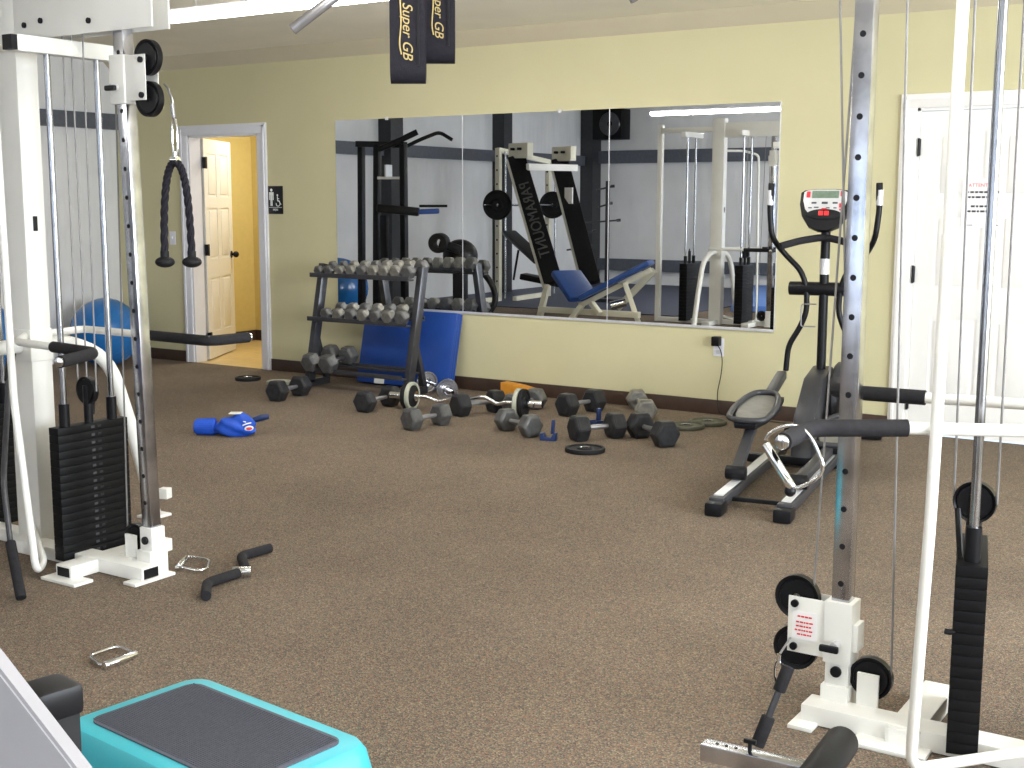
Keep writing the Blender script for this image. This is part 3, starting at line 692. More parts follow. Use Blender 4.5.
# ---- loose plates on the carpet
def loose(px, py, R, label, m='rubber', z=.0):
    p = F(px, py); t = thing('weight_plate', label, 'weight plate', (p.x, p.y, z+.013), group='loose plates on the carpet')
    MB().lathe(plate_prof(R, .025, .026), n=40).build('plate', m, t)
    MB().lathe([(.026, -.010), (.026, .010), (.034, .0135), (.034, -.0125)]).build('hub_ring', 'steel', t)
loose(585, 451.5, .118, 'dark round weight plate lying alone in front of the dumbbells')
loose(686, 428, .12, 'olive weight plate on carpet, left one of the two by the elliptical', 'olive')
loose(708, 424, .125, 'olive weight plate on carpet, right one of the two by the elliptical', 'olive')
loose(248, 380, .105, 'dark weight plate flat on carpet just outside the open doorway')
loose(279, 384, .10, 'thin pale-rimmed plate behind the leftmost floor dumbbell', 'rim')
# ---- blue clamp collars, orange carton
def clamp(px, py, label, rz):
    p = F(px, py); t = thing('bar_clamp', label, 'clamp', (p.x, p.y+.03, 0), (0, 0, rz))
    m = MB().prism([(-.05, 0), (.05, 0), (.05, .05), (.035, .05), (.02, .02), (-.02, .02), (-.03, .045), (-.05, .045)], .06, bev=.005)
    m.prism([(.015, .04), (.035, .045), (.04, .13), (.022, .13)], .03, bev=.004); m.build('clamp_body', 'bluemat_dark', t)
M['bluemat_dark'] = mat('dark_blue_plastic', s(24, 44, 88), .4, noise=.1)
clamp(546, 441, 'dark blue plastic bar clamp beside the grey dumbbell', .3)
clamp(594, 428, 'dark blue bar clamp half hidden behind the hex dumbbell', -.5)
p = F(512, 399)
oc = MB().prism([(-.16, 0), (.16, 0), (.16, .07), (.0, .10), (-.16, .115)], .10, bev=.004).build('carton', 'orange'); oc.location = (-4.98, 7.84, .0); tag(oc, 'orange carton on the floor against the baseboard', 'carton')

# ---- blue glove on carpet
p = F(232, 436)
gl = thing('padded_glove', 'crumpled blue padded glove with white and red emblem on the carpet', 'glove', (p.x, p.y+.05, 0), (0, 0, .574))
def blob(pts_r, parent, name, mt, sub=2):
    pass
b = bmesh.new(); bmesh.ops.create_uvsphere(b, u_segments=36, v_segments=20, radius=1)
rr = random.Random(2)
for v in b.verts:
    x, y, z = v.co; k = 1+.10*math.sin(4*x+2*y)+.07*math.sin(7*z+5*x)
    v.co = Vector((x*.125*k, y*.10*k, max(-.05, z*.085*(1-.35*x if x > 0 else 1+.10*x)*k)+.05))
m = MB(); m._merge(b); m.build('glove_body', 'bluecloth', gl)
b = bmesh.new(); bmesh.ops.create_cone(b, cap_ends=True, segments=24, radius1=.05, radius2=.056, depth=.13)
bmesh.ops.bevel(b, geom=b.edges[:], offset=.008, segments=2, affect='EDGES')
m = MB(); m._merge(b, Matrix.Translation((-.20, -.0, .052))@Matrix.Rotation(PI/2, 4, 'Y')); m.cyl((-.27, 0, .052), (-.264, 0, .052), .034); m.tube([(-.14, -.02, .03), (-.10, -.04, .03), (-.06, -.05, .04)], .02, 10).build('wrist_cuff', 'bluecloth', gl)
MB().tube([(.09, .05, .085), (.14, .06, .10), (.185, .07, .105)], [.018, .022, .016], 12).build('thumb_strap', 'bluemat_dark', gl)
MB().box((-.01, .0, .139), (.075, .07, .006), bev=.003).build('white_patch', 'signwht', gl)
em = Matrix.Translation((.088, -.078, .055))@Matrix.Rotation(.55, 4, 'Z')
MB().sphere((0, 0, 0), .03, (1, .35, .55), mtx=em@Matrix.Identity(4)).build('emblem_ring', 'signwht', gl)
bpy.data.objects[-1] if False else None
MB().sphere((.0015, -.005, 0), .021, (1, .4, .5), mtx=em).build('emblem_red', 'red', gl)
MB().tube([(.05, -.088, .075), (.075, -.086, .085), (.10, -.068, .088)], .004, 8).tube([(.055, -.088, .100), (.07, -.080, .095)], .003, 8).build('emblem_stripe', 'signwht', gl)

# ---- small things on the carpet near the left machine
p = F(162, 499)
bxx = MB().box((0, 0, .026), (.05, .05, .052), (0, 0, .3), bev=.004).build('plastic_cap', 'white'); bxx.location = (p.x, p.y+.02, 0); tag(bxx, 'small square white plastic cap standing on the carpet', 'cap')
def stirrup(pts, grip, label, gw=.0125):
    P = [F(a, b_, .012) for a, b_ in pts]; o = sum(P, Vector())/len(P); o.z = 0
    t = thing('stirrup_handle', label, 'handle', o)
    MB().tube([p-o for p in P], .0055, 10, closed=True, fillet=.025).build('handle_frame', 'chrome', t)
    g0, g1 = F(*grip[0], .014)-o, F(*grip[1], .014)-o
    MB().cyl(g0, g1, gw, bev=.002).build('handle_grip', 'chrome', t); return t
stirrup([(177, 566), (188, 556), (210, 560), (207, 569), (198, 571)], [(178, 568), (186, 558)], 'chrome diamond cable handle on the carpet beside the dark curl bar')
stirrup([(89, 656), (117, 646), (136, 653), (101, 666)], [(104, 666), (136, 654)], 'chrome rectangular cable handle on the carpet above the aqua step')
o = F(238, 575, .02)
cb = thing('curl_bar', 'black foam-gripped bent curl bar with chrome swivel on the carpet', 'bar', (o.x, o.y, 0))
Q = [F(*p, .022) for p in ((206, 596), (207, 583), (238, 573), (246, 570), (241, 556), (252, 553), (270, 548))]
o.z = 0
MB().tube([q-o for q in Q[:3]], .0195, 14, fillet=.03).build('grip', 'foam', cb)
MB().tube([q-o for q in Q[3:]], .0195, 14, fillet=.03).build('grip', 'foam', cb)
MB().cyl(Q[2]-o+(Q[2]-Q[3])*.1, Q[3]-o, .014).cyl((Q[2]+Q[3])/2-o-Vector((.03, .02, 0)), (Q[2]+Q[3])/2-o+Vector((.03, .02, .0)), .02, bev=.003).build('swivel', 'chrome', cb)

# ================================================================== BALLS
def ball(c, r, label):
    t = MB()
    b = bmesh.new(); bmesh.ops.create_uvsphere(b, u_segments=48, v_segments=32, radius=r)
    m = MB(); m._merge(b, Matrix.Rotation(.6, 4, 'X'))
    o = m.build('exercise_ball', 'ball'); o.location = c; tag(o, label, 'ball')
    g = MB()
    for k in range(-6, 7):
        a = k*.16; rr_ = r*math.cos(a)+.0008
        g.tube([(rr_*math.cos(2*PI*i/48), rr_*math.sin(2*PI*i/48), r*math.sin(a)) for i in range(48)], .0018, 6, closed=True)
    oo = g.build('ridges', 'ball', o); oo.rotation_euler = (.6, 0, 0)
ball((-9.08, 7.40, .30), .30, 'blue exercise ball on the floor between the left machine and the wall')
q = Zp(-24, 336, 10.2); ball((q.x+.15, q.y, .31), .31, 'blue exercise ball at the left edge of the photo behind the machine')
q = M_(339, 293, 15.9); ball((q.x, q.y, .375), .375, 'large blue exercise ball seen in the mirror behind the dumbbell rack')

# ================================================================== ELLIPTICAL
el = thing('elliptical_trainer', 'black and grey elliptical trainer in front of the mirror right end', 'elliptical', (-2.18, 5.42, 0), (0, 0, .16))
bpy.context.view_layer.update()
inv = (Matrix.Translation(el.location)@el.rotation_euler.to_matrix().to_4x4()).inverted()
def E(px, py, v):                                   # pixel -> local point at depth v along the machine
    # intersect ray with local plane y=v
    o = inv@EYEV; d = inv.to_3x3()@ray(px, py); return o+d*((v-o.y)/d.y)
for q in (-1, 1):
    r = MB().beam((q*.16, -.02, .055), (q*.16, 1.45, .055), .075, .05, .012); r.build('rail', 'ell', el)
    MB().beam((q*.16, .02, .083), (q*.16, 1.2, .083), .045, .006, .002).build('track', 'silver', el)
    MB().box((q*.16, -.02, .033), (.085, .12, .066), bev=.015).build('end_foot', 'black', el)
MB().beam((-.16, .16, .04), (.16, .16, .04), .03, .02).build('rail_tie', 'black', el)
MB().beam((-.30, 1.22, .035), (.30, 1.22, .035), .06, .05, .01).build('middle_stabilizer', 'black', el)
MB().beam((-.30, 2.22, .035), (.30, 2.22, .035), .07, .06, .012).build('front_stabilizer', 'black', el)
# drive housing
m = MB().prism([(1.18, .06), (2.18, .06), (2.18, .20), (2.02, .42), (1.78, .50), (1.50, .46), (1.25, .28)], .12, Matrix.Rotation(PI/2, 4, 'Z'), bev=.02)
m.build('drive_housing', 'ell', el)
MB().lathe([(.02, -.03), (.19, -.03), (.205, -.015), (.205, .015), (.19, .03), (.02, .03)], Matrix.Translation((.115, 1.72, .33))@Matrix.Rotation(PI/2, 4, 'Y'), 40).build('crank_disc', 'ell', el)
MB().cyl((0, 1.72, .40), (0, 1.72, 1.36), .027).build('mast', 'black', el)
MB().cyl((0, 1.715, 1.04), (0, 1.715, 1.13), .0285).build('mast_sticker', 'silver', el)
MB().cyl((-.20, 1.72, .955), (.20, 1.72, .955), .040, bev=.006).build('pivot_sleeve', 'black', el)
# bottle cage
MB().tube([(-.03, 1.66, .87), (-.11, 1.64, .87), (-.11, 1.64, .74), (-.03, 1.66, .74)], .004, 6, fillet=.015).build('bottle_cage', 'grease', el)
# console
cz = 1.405; CM = Matrix.Translation((0, 1.66, cz))@Matrix.Rotation(-.35, 4, 'X')
sh = [(-.118, .115), (-.06, .122), (.06, .122), (.118, .115), (.140, .10), (.142, .03), (.125, -.04), (.085, -.10), (.03, -.125), (-.03, -.125), (-.085, -.10), (-.125, -.04), (-.142, .03), (-.140, .10)]
MB().prism(sh, .05, CM, bev=.008).build('console_shell', 'black', el)
MB().prism([(x*.86, z*.72+.028) for x, z in sh if z > -.11], .006, CM@Matrix.Translation((0, -.027, 0)), bev=.001).build('console_face', 'silver', el)
MB().box(CM@Vector((0, -.031, .085)), (.15, .004, .042), (-.35, 0, 0)).build('screen', 'lcd', el)
m = MB(); m.sphere(CM@Vector((0, -.028, -.032)), 1, (.10, .008, .032), mtx=Matrix.Rotation(-.35, 4, 'X')); m.build('key_pod', 'rubber', el)
m = MB(); 
for x in (-.016, .016): m.box(CM@Vector((x, -.036, -.028)), (.026, .006, .026), (-.35, 0, 0), bev=.002)
m.build('red_keys', 'redkey', el)
m = MB()
for x, z, w_, h_ in ((-.06, .035, .028, .009), (0, .035, .034, .012), (.058, .035, .028, .009), (-.08, .005, .02, .006), (-.045, .008, .026, .006), (.02, .005, .02, .006), (.06, .005, .018, .006)):
    m.box(CM@Vector((x, -.0315, z)), (w_, .003, h_), (-.35, 0, 0))
m.build('console_print', 'ink', el)
m = MB()
for x, z, w_, h_ in ((-.095, .085, .02, .035), (.095, .09, .02, .03), (.092, .02, .02, .025), (.0, -.0, .03, .008), (.09, -.005, .012, .01)):
    m.box(CM@Vector((x, -.0315, z)), (w_, .003, h_), (-.35, 0, 0))
m.build('console_marks', 'red', el)
# fixed handlebar
MB().tube([(-.215, 1.52, 1.205), (-.12, 1.60, 1.235), (0, 1.66, 1.255), (.12, 1.60, 1.235), (.215, 1.52, 1.205)], .021, 12, fillet=.05).build('handlebar', 'foam', el)
MB().cyl((0, 1.66, 1.255), (0, 1.72, 1.25), .02).build('handlebar_clamp', 'black', el)
# swing arms
SA = [(-.30, 1.56), (-.305, 1.40), (-.29, 1.25), (-.235, 1.16), (-.13, 1.06), (-.095, .96), (-.09, .82), (-.13, .72), (-.19, .62), (-.20, .47)]
for q in (-1, 1):
    v = 1.66
    P = [Vector((-q*x*1.0 if False else q*abs(x), v-.02, z)) for x, z in SA]
    P = [Vector((q*(abs(x)), 1.62 if z > 1.2 else 1.70, z)) for x, z in SA]
    arm = MB().tube([P[1]+Vector((0, 0, .05))]+P[1:], .0165, 12, fillet=.05).build('swing_arm', 'black', el)
    MB().cyl(P[0], P[1]+Vector((0, 0, .03)), .0185, bev=.004).build('arm_grip', 'foam', arm)
    MB().cyl(P[1]+Vector((0, 0, .035)), P[1]+Vector((0, 0, .12)), .0195).build('pulse_sensor', 'silver', arm)
# pedal arms
def pedal(q, v0, z0, vr):
    x = q*.20
    top = Vector((q*.20, 1.60, .46)); 
    pc = Vector((x, v0, z0))
    roll = Vector((q*.16, vr, .125))
    MB().beam(top, pc+Vector((0, .22, .02)), .055, .05, .01).build('pedal_link', 'ell', el)
    MB().beam(pc+Vector((0, -.02, -.03)), roll, .055, .045, .012).build('pedal_arm', 'ell', el)
    t = MB(); b = bmesh.new()
    tilt = Matrix.Translation(pc)@Matrix.Rotation(.16, 4, 'X')
    out = [(-.10, -.24), (-.115, -.05), (-.095, .14), (-.055, .26), (.055, .26), (.095, .14), (.115, -.05), (.10, -.24), (0, -.26)]
    t.prism(out, .03, tilt@Matrix.Rotation(-PI/2, 4, 'X')@Matrix.Scale(-1, 4, (0, 0, 1)), bev=.008); tr = t.build('pedal', 'black', el)
    t = MB().tube([tilt@Vector((a*.97, b_*.97, .03)) for a, b_ in out], .016, 10, closed=True, fillet=.05); t.build('pedal_rim', 'ell', tr)
    MB().prism([(a*.86, b_*.88) for a, b_ in out], .006, tilt@Matrix.Translation((0, 0, .018))@Matrix.Rotation(-PI/2, 4, 'X')@Matrix.Scale(-1, 4, (0, 0, 1))).build('pedal_tread', 'ell_light', tr)
    MB().cyl(roll-Vector((.05, 0, 0)), roll+Vector((.05, 0, 0)), .036, bev=.006).build('roller', 'black', el)
pedal(-1, .95, .34, .36); pedal(1, 1.18, .20, .28)

# ================================================================== AQUA STEP
st = thing('step_platform', 'aqua aerobic step with grey ribbed top in the foreground', 'step', (0, 0, 0))
c0, c1, c2 = F(198, 676, .20), F(366, 741, .20), F(88, 724, .20)
ux = (c1-c0); uy = (c2-c0); W_ = ux.length; D_ = .385
u = ux.normalized(); vv = Vector((u.y, -u.x, 0)); 
if vv.dot(uy) < 0: vv = -vv
ctr = c0+u*W_/2+vv*D_/2; st.location = (ctr.x, ctr.y, 0); st.rotation_euler = (0, 0, math.atan2(u.y, u.x))
def rrect(a, b_, r, n=6):
    P = []
    for cx_, cy_, a0 in ((a-r, b_-r, 0), (-a+r, b_-r, PI/2), (-a+r, -b_+r, PI), (a-r, -b_+r, 3*PI/2)):
        for k in range(n+1): t_ = a0+PI/2*k/n; P.append((cx_+r*math.cos(t_), cy_+r*math.sin(t_)))
    return P
def loft(levels, mtx=None):
    b = bmesh.new(); rings = [[b.verts.new((x, y, z)) for x, y in rrect(a, c_, r)] for a, c_, r, z in levels]
    n = len(rings[0])
    for i in range(len(rings)-1):
        for k in range(n): b.faces.new((rings[i][k], rings[i][(k+1) % n], rings[i+1][(k+1) % n], rings[i+1][k]))
    b.faces.new(rings[0][::-1]); b.faces.new(rings[-1]); bmesh.ops.recalc_face_normals(b, faces=b.faces); m = MB(); m._merge(b, mtx); return m
a, c_ = W_/2, D_/2
loft([(a+.045, c_+.045, .09, .0), (a+.04, c_+.04, .085, .03), (a+.035, c_+.035, .08, .12), (a+.022, c_+.022, .07, .175), (a+.006, c_+.006, .055, .197), (a-.006, c_-.006, .05, .2)]).build('step_body', 'aqua', st)
m = loft([(a-.034, c_-.034, .035, .199), (a-.034, c_-.034, .035, .2035), (a-.038, c_-.038, .033, .2045)])
y = -c_+.045
while y < c_-.045:
    m.box((0, y, .2052), (2*a-.09, .003, .0016)); y += .0065
m.build('tread_mat', 'tread', st)
MB().box((0, -c_-.036, .05), (.16, .01, .05), bev=.004).build('grip_slot', 'black', st)

# ================================================================== HANGING STRAPS AND PULL-UP BAR
DEP = 4.15
tl, tr_ = Zp(292, 30, DEP), Zp(635, 1, DEP)
bl, br = Zp(340, -62, DEP), Zp(600, -70, DEP)
ctr = (bl+br)/2
pb = thing('pull_up_bar', 'grey pull-up bar with bent-down ends hanging from the ceiling', 'bar', ctr)
MB().tube([Zp(338, -6, DEP)-ctr, Zp(352, -40, DEP)-ctr, bl-ctr, br-ctr, tr_-ctr], .016, 14, fillet=.05).build('bar', 'grease', pb)
MB().cyl(tl-ctr, Zp(340, -7, DEP)-ctr, .018, bev=.003).build('bar_grip', 'grease', pb)
for q in (-.25, .25):
    p = (br-bl)*q; MB().cyl(p, Vector((p.x, p.y, zc(ctr.y+p.y)-ctr.z-.004)), .02).build('drop_tube', 'grease', pb)
def belt(x0, x1, ybot, label, offy, dep):
    a_ = Zp(x0, ybot, dep); b2 = Zp(x1, ybot, dep); bot = (a_+b2)/2; wd = (b2-a_).length
    t = thing('ab_strap', label, 'strap', bot, (0, 0, YAW), group=None)
    H_ = ctr.z-bot.z+.03
    # a padded sling: flat loop, front and back lap joined at the bottom
    n = 10; th = .012; gap = .05
    pts = [(-gap, H_)]+[(-gap, H_*.5), (-gap, .05)]
    prof = [(-gap/2, H_)]+[(-gap/2*1.0, .045+0)]+[(-(gap/2)*math.cos(k*PI/8), .045-.045*math.sin(k*PI/8)) for k in range(1, 8)]+[(gap/2, .045), (gap/2, H_)]
    b = bmesh.new(); ring = []
    for i, (y_, z_) in enumerate(prof):
        dy = (prof[min(i+1, len(prof)-1)][0]-prof[max(i-1, 0)][0]); dz = (prof[min(i+1, len(prof)-1)][1]-prof[max(i-1, 0)][1]); l = math.hypot(dy, dz); ny, nz = -dz/l*th/2, dy/l*th/2
        ring.append([b.verts.new((-wd/2, y_+ny, z_+nz)), b.verts.new((wd/2, y_+ny, z_+nz)), b.verts.new((wd/2, y_-ny, z_-nz)), b.verts.new((-wd/2, y_-ny, z_-nz))])
    for i in range(len(ring)-1):
        for k in range(4): b.faces.new((ring[i][k], ring[i][(k+1) % 4], ring[i+1][(k+1) % 4], ring[i+1][k]))
    b.faces.new(ring[0]); b.faces.new(ring[-1][::-1]); bmesh.ops.recalc_face_normals(b, faces=b.faces)
    m = MB(); m._merge(b); m.build('sling', 'strap', t)
    MB().box2((wd*.28, -gap/2-th*.9, .05), (wd*.34, -gap/2-th*.4, H_)).build('seam', 'rubber', t)
    mt = Matrix.Translation((-wd*.02, -gap/2-th*.5-.0012, .075+offy))@RX90@Matrix.Rotation(-PI/2, 4, 'Z')
    text('lettering', 'Super GB', wd*.40, 'gold', t, Matrix.Translation((-wd*.0, -gap/2-th*.5-.0012, .160+offy))@RX90@Matrix.Rotation(-PI/2, 4, 'Z'), .0008, shear=.35)
    z0 = .085+offy
    MB().tube([(-wd*.20, -gap/2-th*.5-.001, z0+.19), (-wd*.17, -gap/2-th*.5-.001, z0+.10), (-wd*.23, -gap/2-th*.5-.001, z0+.03), (-wd*.17, -gap/2-th*.5-.001, z0)], .0025, 6, fillet=.02).build('swoosh', 'gold', t)
belt(391, 426, 82, 'black padded hanging strap with gold lettering, the lower left of the pair', 0, DEP)
belt(424, 455, 62, 'black padded hanging strap with gold lettering, the higher right of the pair', .0, DEP+.12)

# ================================================================== FOREGROUND, LOWER LEFT
P0, P1 = Zp(0, 645, 1.50), Zp(95, 768, 1.50)
fg = thing('incline_bench_frame', 'light grey sloping machine frame in the lower left corner', 'machine frame', Zp(30, 760, 1.5))
o = Zp(30, 760, 1.5); d = (P1-P0)
nA = P0-d*.55-o; nB = P1+d*.45-o
side = Vector((-.36, -.22, -.02)); 
b = bmesh.new()
dn = d.normalized(); sd_ = (ray(0, 760)-ray(60, 700)); sd_ = sd_-dn*sd_.dot(dn); sd_.normalize()
thk = dn.cross(sd_).normalized()*.05
if thk.dot(FW) < 0: thk = -thk
vs = []
for off in (Vector((0, 0, 0)), FW*-.04):
    for q in (nA, nB): 
        for e in (0, .26): vs.append(b.verts.new(q+off+sd_*e))
for q in ((0, 1, 3, 2), (4, 5, 7, 6), (0, 1, 5, 4), (2, 3, 7, 6), (0, 2, 6, 4), (1, 3, 7, 5)): b.faces.new([vs[i] for i in q])
bmesh.ops.recalc_face_normals(b, faces=b.faces); bmesh.ops.bevel(b, geom=b.edges[:], offset=.004, segments=2, affect='EDGES')
M['grey_paint'] = mat('light_grey_paint', s(146, 144, 148), .5, noise=.02)
m = MB(); m._merge(b); m.build('side_plate', 'grey_paint', fg)
cc = nB+sd_*.13
MB().beam(cc+thk*.5, Vector((cc.x, cc.y, -o.z+.0)), .06, .06).build('leg', 'grey_paint', fg)
# black capped tube behind the plate
t0 = Zp(49, 693, 1.72)
bt = thing('padded_support_post', 'black capped square post beside the aqua step, lower left', 'post', (t0.x, t0.y, 0), (0, 0, -.15))
MB().box2((-.03, -.03, .0), (.03, .03, t0.z+.012), bev=.008).build('post', 'rubber', bt)
MB().box2((-.035, -.034, t0.z-.03), (.035, .034, t0.z+.014), bev=.010).build('end_cap', 'black', bt)
MB().cyl((.0, -.03, t0.z-.1), (.0, -.045, t0.z-.1), .014).build('bolt', 'silver', bt)

# ================================================================== FOREGROUND, LOWER RIGHT: bench with roller
a_, b2 = F(703, 749, .17), F(815, 775, .17)
fb = thing('leg_roller_bench', 'chrome square tube with a black foam roller at the lower right', 'bench', ((a_+b2)/2).xy.to_3d())
o = fb.location.copy()
dirx = (b2-a_).normalized(); e2 = a_+dirx*.62
fbar = MB().beam(a_-o, e2-o, .042, .042, .004); fbt = fbar.build('chrome_tube', 'steel', fb)
h = MB()
for k in (.035, .058, .081): h.cyl(a_-o+dirx*k+Vector((0, 0, .0205)), a_-o+dirx*k+Vector((0, 0, .0222)), .004, n=12)
h.build('adjustment_holes', 'black', fbt)
MB().cyl(a_-o+dirx*.115+Vector((0, 0, .02)), a_-o+dirx*.115+Vector((0, 0, .045)), .005).box(a_-o+dirx*.115+Vector((0, 0, .045)), (.03, .01, .01), bev=.002).build('pop_pin', 'black', fb)
r0 = F(840, 741, .20); r1 = F(800, 800, .20)
q0 = Zp(842, 742, 3.02); q1 = Zp(808, 790, 2.62)
MB().cyl(q0-o, q1-o, .040, n=28, bev=.01).build('foam_roller', 'plate', fb)
MB().cyl(q0-o+(q0-q1).normalized()*-.02, q1-o-(q0-q1).normalized()*.06, .012).build('roller_axle', 'chrome', fb)
m = MB().beam(e2-o, Vector((e2.x-o.x, e2.y-o.y, 0)), .05, .05); m.beam(a_-o+dirx*.25, a_-o+dirx*.25-Vector((0, 0, .17-.0)), .04, .04)
m.build('bench_leg', 'white', fb)

# ================================================================== SEEN IN THE MIRROR
# power tower
def mt(px, py, dep): return M_(px, py, dep)
D = 14.6
pz = lambda px, py, d_=0: mt(px, py, D+d_)
o = pz(385, 290); o.z = 0
pt = thing('power_tower', 'tall black dip and pull-up tower by the insulated wall, seen in the left mirror panel', 'power tower', o)
o = pt.location
for px0, px1, dd in ((360, 362, .5), (375, 378, 0), (404, 404, -.1)):
    a1 = pz(px1, 144, dd); b1 = Vector((pz(px0, 144, dd).x, pz(px0, 144, dd).y, 0))
    MB().beam(b1-o, a1-o, .07, .07, .006).build('upright', 'black', pt)
MB().beam(pz(358, 144, .5)-o, pz(406, 145)-o, .07, .07).build('top_bar', 'black', pt)
MB().beam(pz(378, 178)-o, pz(406, 178)-o, .03, .03).build('cross_bar', 'silver', pt)
MB().tube([pz(378, 150)-o, pz(395, 143)-o, pz(418, 132)-o], .035, 12, fillet=.1).build('chin_handle', 'black', pt)
MB().tube([pz(404, 148)-o, pz(420, 140)-o, pz(440, 132)-o, pz(453, 140)-o], .022, 12, fillet=.06).build('chin_handle', 'black', pt)
MB().beam(pz(378, 208)-o, pz(420, 212)-o, .12, .10, .02).build('backrest', 'black', pt)
MB().beam(pz(420, 206)-o, pz(448, 206)-o, .05, .03).build('dip_handle', 'black', pt)
MB().beam(pz(415, 212)-o, pz(440, 211)-o, .09, .06, .02).build('elbow_pad', 'padblue', pt)
MB().beam(pz(385, 215)-o, Vector((pz(385, 215).x-o.x, pz(385, 215).y-o.y, .05)), .09, .05).build('back_post', 'black', pt)
MB().box(pz(389, 171)-o, (.02, .12, .14)).build('sticker', 'silver', pt)
m = MB().beam(Vector((pz(360, 144, .5).x-o.x, pz(360, 144, .5).y-o.y, .04)), Vector((pz(404, 144).x-o.x, pz(404, 144).y-o.y, .04)), .07, .07); m.build('base_frame', 'black', pt)
# ab bench with roller pads
D2_ = 14.0
o = mt(455, 290, D2_); o.z = 0
ab = thing('exercise_bike', 'black machine with round pads beyond the rack, seen at the mirror first seam', 'exercise machine', o)
q = mt(440, 243, D2_)-o; MB().lathe([(.05, -.09), (.10, -.09), (.11, -.07), (.11, .07), (.10, .09), (.05, .09)], Matrix.Translation(q)@ali(Vector((.4, 1, 0)))).build('round_pad', 'rubber', ab)
q = mt(461, 256, D2_+.3)-o; MB().sphere(q, .20, (1, 1, .95)).build('shroud', 'black', ab)
MB().beam(mt(440, 243, D2_)-o, mt(461, 250, D2_)-o, .08, .10, .02).build('neck', 'black', ab)
MB().tube([mt(462, 262, D2_)-o, mt(480, 268, D2_)-o, mt(494, 285, D2_)-o, mt(497, 302, D2_)-o, mt(488, 315, D2_)-o], .035, 12, fillet=.15).build('curved_frame', 'black', ab)
q = mt(461, 270, D2_)-o
MB().beam(q, Vector((q.x, q.y, .0)), .14, .10).build('post', 'black', ab); MB().box((0, .1, .03), (.9, .5, .06), bev=.01).build('base', 'black', ab)
# smith machine
D3 = 18.2
o = mt(525, 290, D3); o.z = 0
sm = thing('smith_machine', 'cream smith machine with black plates on its bar, seen in the middle mirror panel', 'smith machine', o)
def drop(p): return Vector((p.x, p.y, 0))
posts = [(499, 148, 0), (549, 160, 1.0)]
for px, py, dd in posts:
    a1 = mt(px, py, D3+dd); up_ = MB().beam(drop(a1)-o, a1-o, .075, .075, .006).build('upright', 'cream', sm)
    h = MB(); z = .3; 
    while z < a1.z: h.cyl(Vector((a1.x-o.x+.0, a1.y-o.y+.042, z)), Vector((a1.x-o.x, a1.y-o.y+.036, z)), .014, n=12); z += .2
    h.build('upright_holes', 'black', up_)
    MB().beam(Vector((a1.x-o.x, a1.y-o.y, .04)), Vector((a1.x-o.x+.1, a1.y-o.y+1.1, .04)), .07, .07).build('foot', 'cream', sm)
    MB().cyl(drop(a1)-o+Vector((.12, .0, .05)), a1-o+Vector((.12, 0, -.05)), .014).build('guide_rod', 'rod', sm)
a1 = mt(499, 150, D3); a2 = mt(549, 162, D3+1)
MB().beam(a1-o, a2-o, .07, .07).build('cross_beam', 'cream', sm)
b1, b3 = mt(484, 205, D3-.2), mt(565, 205, D3+1.1)
MB().cyl(b1-o, b3-o, .016).build('bar', 'rod', sm)
for px, dd, r in ((498, -.1, .215), (553, .95, .205)):
    ax = (b3-b1).normalized(); q = mt(px, 205, D3+dd)-o
    MB().lathe(plate_prof(r, .05, .02), Matrix.Translation(q)@ali(Vector((.3, 1, 0)).normalized())).build('weight_plate', 'rubber', sm)
MB().beam(mt(509, 232, D3)-o, mt(542, 262, D3-1)-o, .22, .06, .02).build('bench_back', 'black', sm)
MB().beam(mt(523, 276, D3-1.6)-o, mt(568, 285, D3-1.8)-o, .24, .08, .02).build('bench_seat', 'black', sm)
MB().tube([mt(519, 250, D3-.6)-o, mt(514, 280, D3-.6)-o], .016, 8).build('bench_strut', 'black', sm)
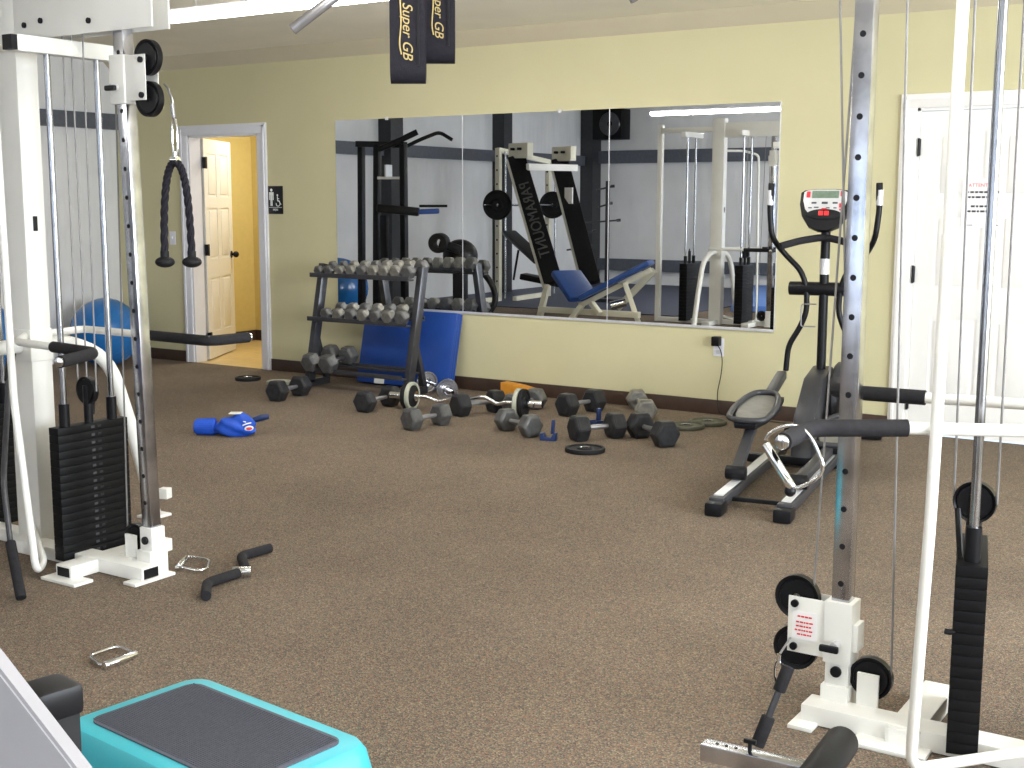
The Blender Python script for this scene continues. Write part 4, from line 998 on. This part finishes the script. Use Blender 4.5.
# leg press: two black rails, cream caps, blue seat
D4 = 16.6
o = mt(575, 300, D4-1); o.z = 0
lp = thing('leg_press', 'leg press with slanted black rails, cream caps and blue seat, seen in middle mirror panel', 'leg press', o)
for (tx, ty), (bx_, by), dd, nm in (((517, 157), (554, 283), .4, 0), ((560, 160), (592, 283), 1.1, 1)):
    a1 = mt(tx, ty, D4+dd); a2 = mt(bx_, by, D4+dd-1.0)
    v = (a2-a1).normalized(); lat = Vector((1, .35, 0)).normalized()
    r = MB().beam(a1-o, a2-o, .24, .10, .01, up=Vector((.54, .84, 0)).cross(v).cross(v)); ro = r.build('rail_cover', 'black', lp)
    # true facing: towards the mirror
    fr = Vector((a1.x, 16-a1.y, a1.z))-EYEV; fr = Vector((fr.x, -fr.y, fr.z)).normalized()
    e = MB().beam(a1-o+(-fr.cross(v).normalized()*.125), a2-o+(-fr.cross(v).normalized()*.125), .012, .10, .0); e.build('rail_edge', 'cream', lp)
    e0 = a1+Vector((0, 0, .10))
    cx_ = MB().box(a1-o+Vector((.10, .05, .08)), (.42, .10, .20), (0, 0, .35), bev=.01); cx_.build('cap', 'cream', lp)
    bo = MB()
    for dx in (-.04, .1): bo.cyl(a1-o+Vector((dx, .06+dx*.36, .10))+Vector((.05, .03, 0)), a1-o+Vector((dx, .06+dx*.36, .10))+Vector((.03, .08, 0)), .018)
    bo.build('cap_bolts', 'black', lp)
    if nm == 0:
        # lettering that runs down the rail, facing the mirror; x axis along v
        xx_ = v; zz_ = -fr; zz_ = (zz_-xx_*zz_.dot(xx_)).normalized(); yy_ = zz_.cross(xx_)
        mid = a1.lerp(a2, .55)-o-fr*.0
        mm_ = Matrix(((xx_.x, yy_.x, zz_.x, mid.x), (xx_.y, yy_.y, zz_.y, mid.y), (xx_.z, yy_.z, zz_.z, mid.z), (0, 0, 0, 1)))@Matrix.Translation((0, 0, .13))
        text('rail_lettering', 'PARAMOUNT', .20, 'iron', ro, mm_, .004)
    else:
        q = a1.lerp(a2, .30)-o-fr*.13
        MB().box(q, (.16, .02, .22), (0, 0, .35)).build('instruction_sheet', 'paper', ro)
a1, a2 = mt(528, 167, D4+.2), mt(577, 168, D4+1.0)
MB().beam(a1-o, a2-o, .05, .09).build('cross_beam', 'white', lp)
s0, s1, s2 = mt(566, 272, 15.6), mt(583, 297, 15.3), mt(652, 262, 15.0)
MB().beam(s0-o, s1-o+(s1-s0)*.1, .42, .08, .03).build('seat_pad', 'padblue', lp)
MB().beam(s1-o, s2-o, .42, .065, .025).build('back_pad', 'padblue', lp)
dn_ = Vector((0, 0, -.09))
m = MB().beam(s1-o+dn_, s2-o+dn_, .06, .06).beam(s0-o+dn_, s1-o+dn_, .05, .05)
m.beam(mt(625, 282, 15.1)-o, Vector((mt(640, 282, 15.1).x-o.x, mt(640, 282, 15.1).y-o.y, .0)), .07, .06).beam(s1-o+dn_, Vector((mt(570, 300, 15.4).x-o.x, mt(570, 300, 15.4).y-o.y, 0)), .07, .06)
m.beam(mt(590, 300, 15.3)-o, Vector((mt(600, 320, 15.2).x-o.x, mt(600, 320, 15.2).y-o.y, .12)), .06, .06)
m.beam(Vector((mt(540, 305, 15.8).x-o.x, mt(540, 305, 15.8).y-o.y, .12)), Vector((mt(640, 305, 15.0).x-o.x, mt(640, 305, 15.0).y-o.y, .12)), .07, .07)
m.beam(mt(548, 285, 16.0)-o, Vector((mt(540, 318, 15.9).x-o.x, mt(540, 318, 15.9).y-o.y, 0)), .07, .06)
m.beam(mt(655, 270, 15.4)-o, Vector((mt(618, 305, 15.6).x-o.x, mt(618, 305, 15.6).y-o.y, .15)), .08, .08)
m.build('frame', 'cream', lp)
MB().cyl(mt(611, 306, 15.4)-o, mt(626, 302, 15.4)-o, .055).build('roller', 'chrome', lp)
# weight tree
o = mt(607, 290, 18.5); o.z = 0
wt = thing('weight_tree', 'dark weight tree with bare pegs behind the leg press, seen in the mirror', 'weight tree', o)
MB().beam((0, 0, .0), (0, 0, 1.75), .05, .05).box((0, 0, .03), (.5, .5, .06)).build('post', 'rack', wt)
for py, a, b_ in ((188, -10, 8), (205, -8, 6), (222, -34, 14), (233, -30, -10), (248, -40, -12)):
    MB().cyl(mt(607+a, py+2, 18.5)-o, mt(607+b_, py-2, 18.5)-o, .013).cyl(mt(607+b_-4, py-1.6, 18.5)-o, mt(607+b_, py-2, 18.5)-o, .022).build('peg', 'rack', wt)
# speaker on the front wall
q = mt(602, 122, 24)
q = Vector((-10.35, YF+.32, 2.82)); 
spk = thing('wall_speaker', 'black box speaker mounted high in the corner, seen in the mirror', 'speaker', (mt(601, 122, 21.6).x, YF+.3, 2.78))
MB().box((0, 0, 0), (.56, .34, .52), bev=.01).build('cabinet', 'plate', spk)
MB().lathe([(.05, 0), (.19, 0), (.20, .01), (.19, .02), (.16, .004), (.05, .008)], Matrix.Translation((.06, .17, 0))@ali(Vector((0, 1, 0)))).build('speaker_ring', 'rack', spk)
MB().box((0, -.23, 0), (.1, .14, .1)).build('bracket', 'black', spk)
# blue gym mat on the floor at the front
M['lightblue'] = mat('light_blue_vinyl', s(80, 124, 200), .45, noise=.06)
gm = MB().box((0, 0, .04), (.62, 4.3, .08), bev=.012).build('floor_mat', 'lightblue'); gm.location = (-7.15, -1.75, .012); gm.rotation_euler = (0, 0, -.378); tag(gm, 'long light blue floor mat at the front, seen at the mirror right end', 'mat')
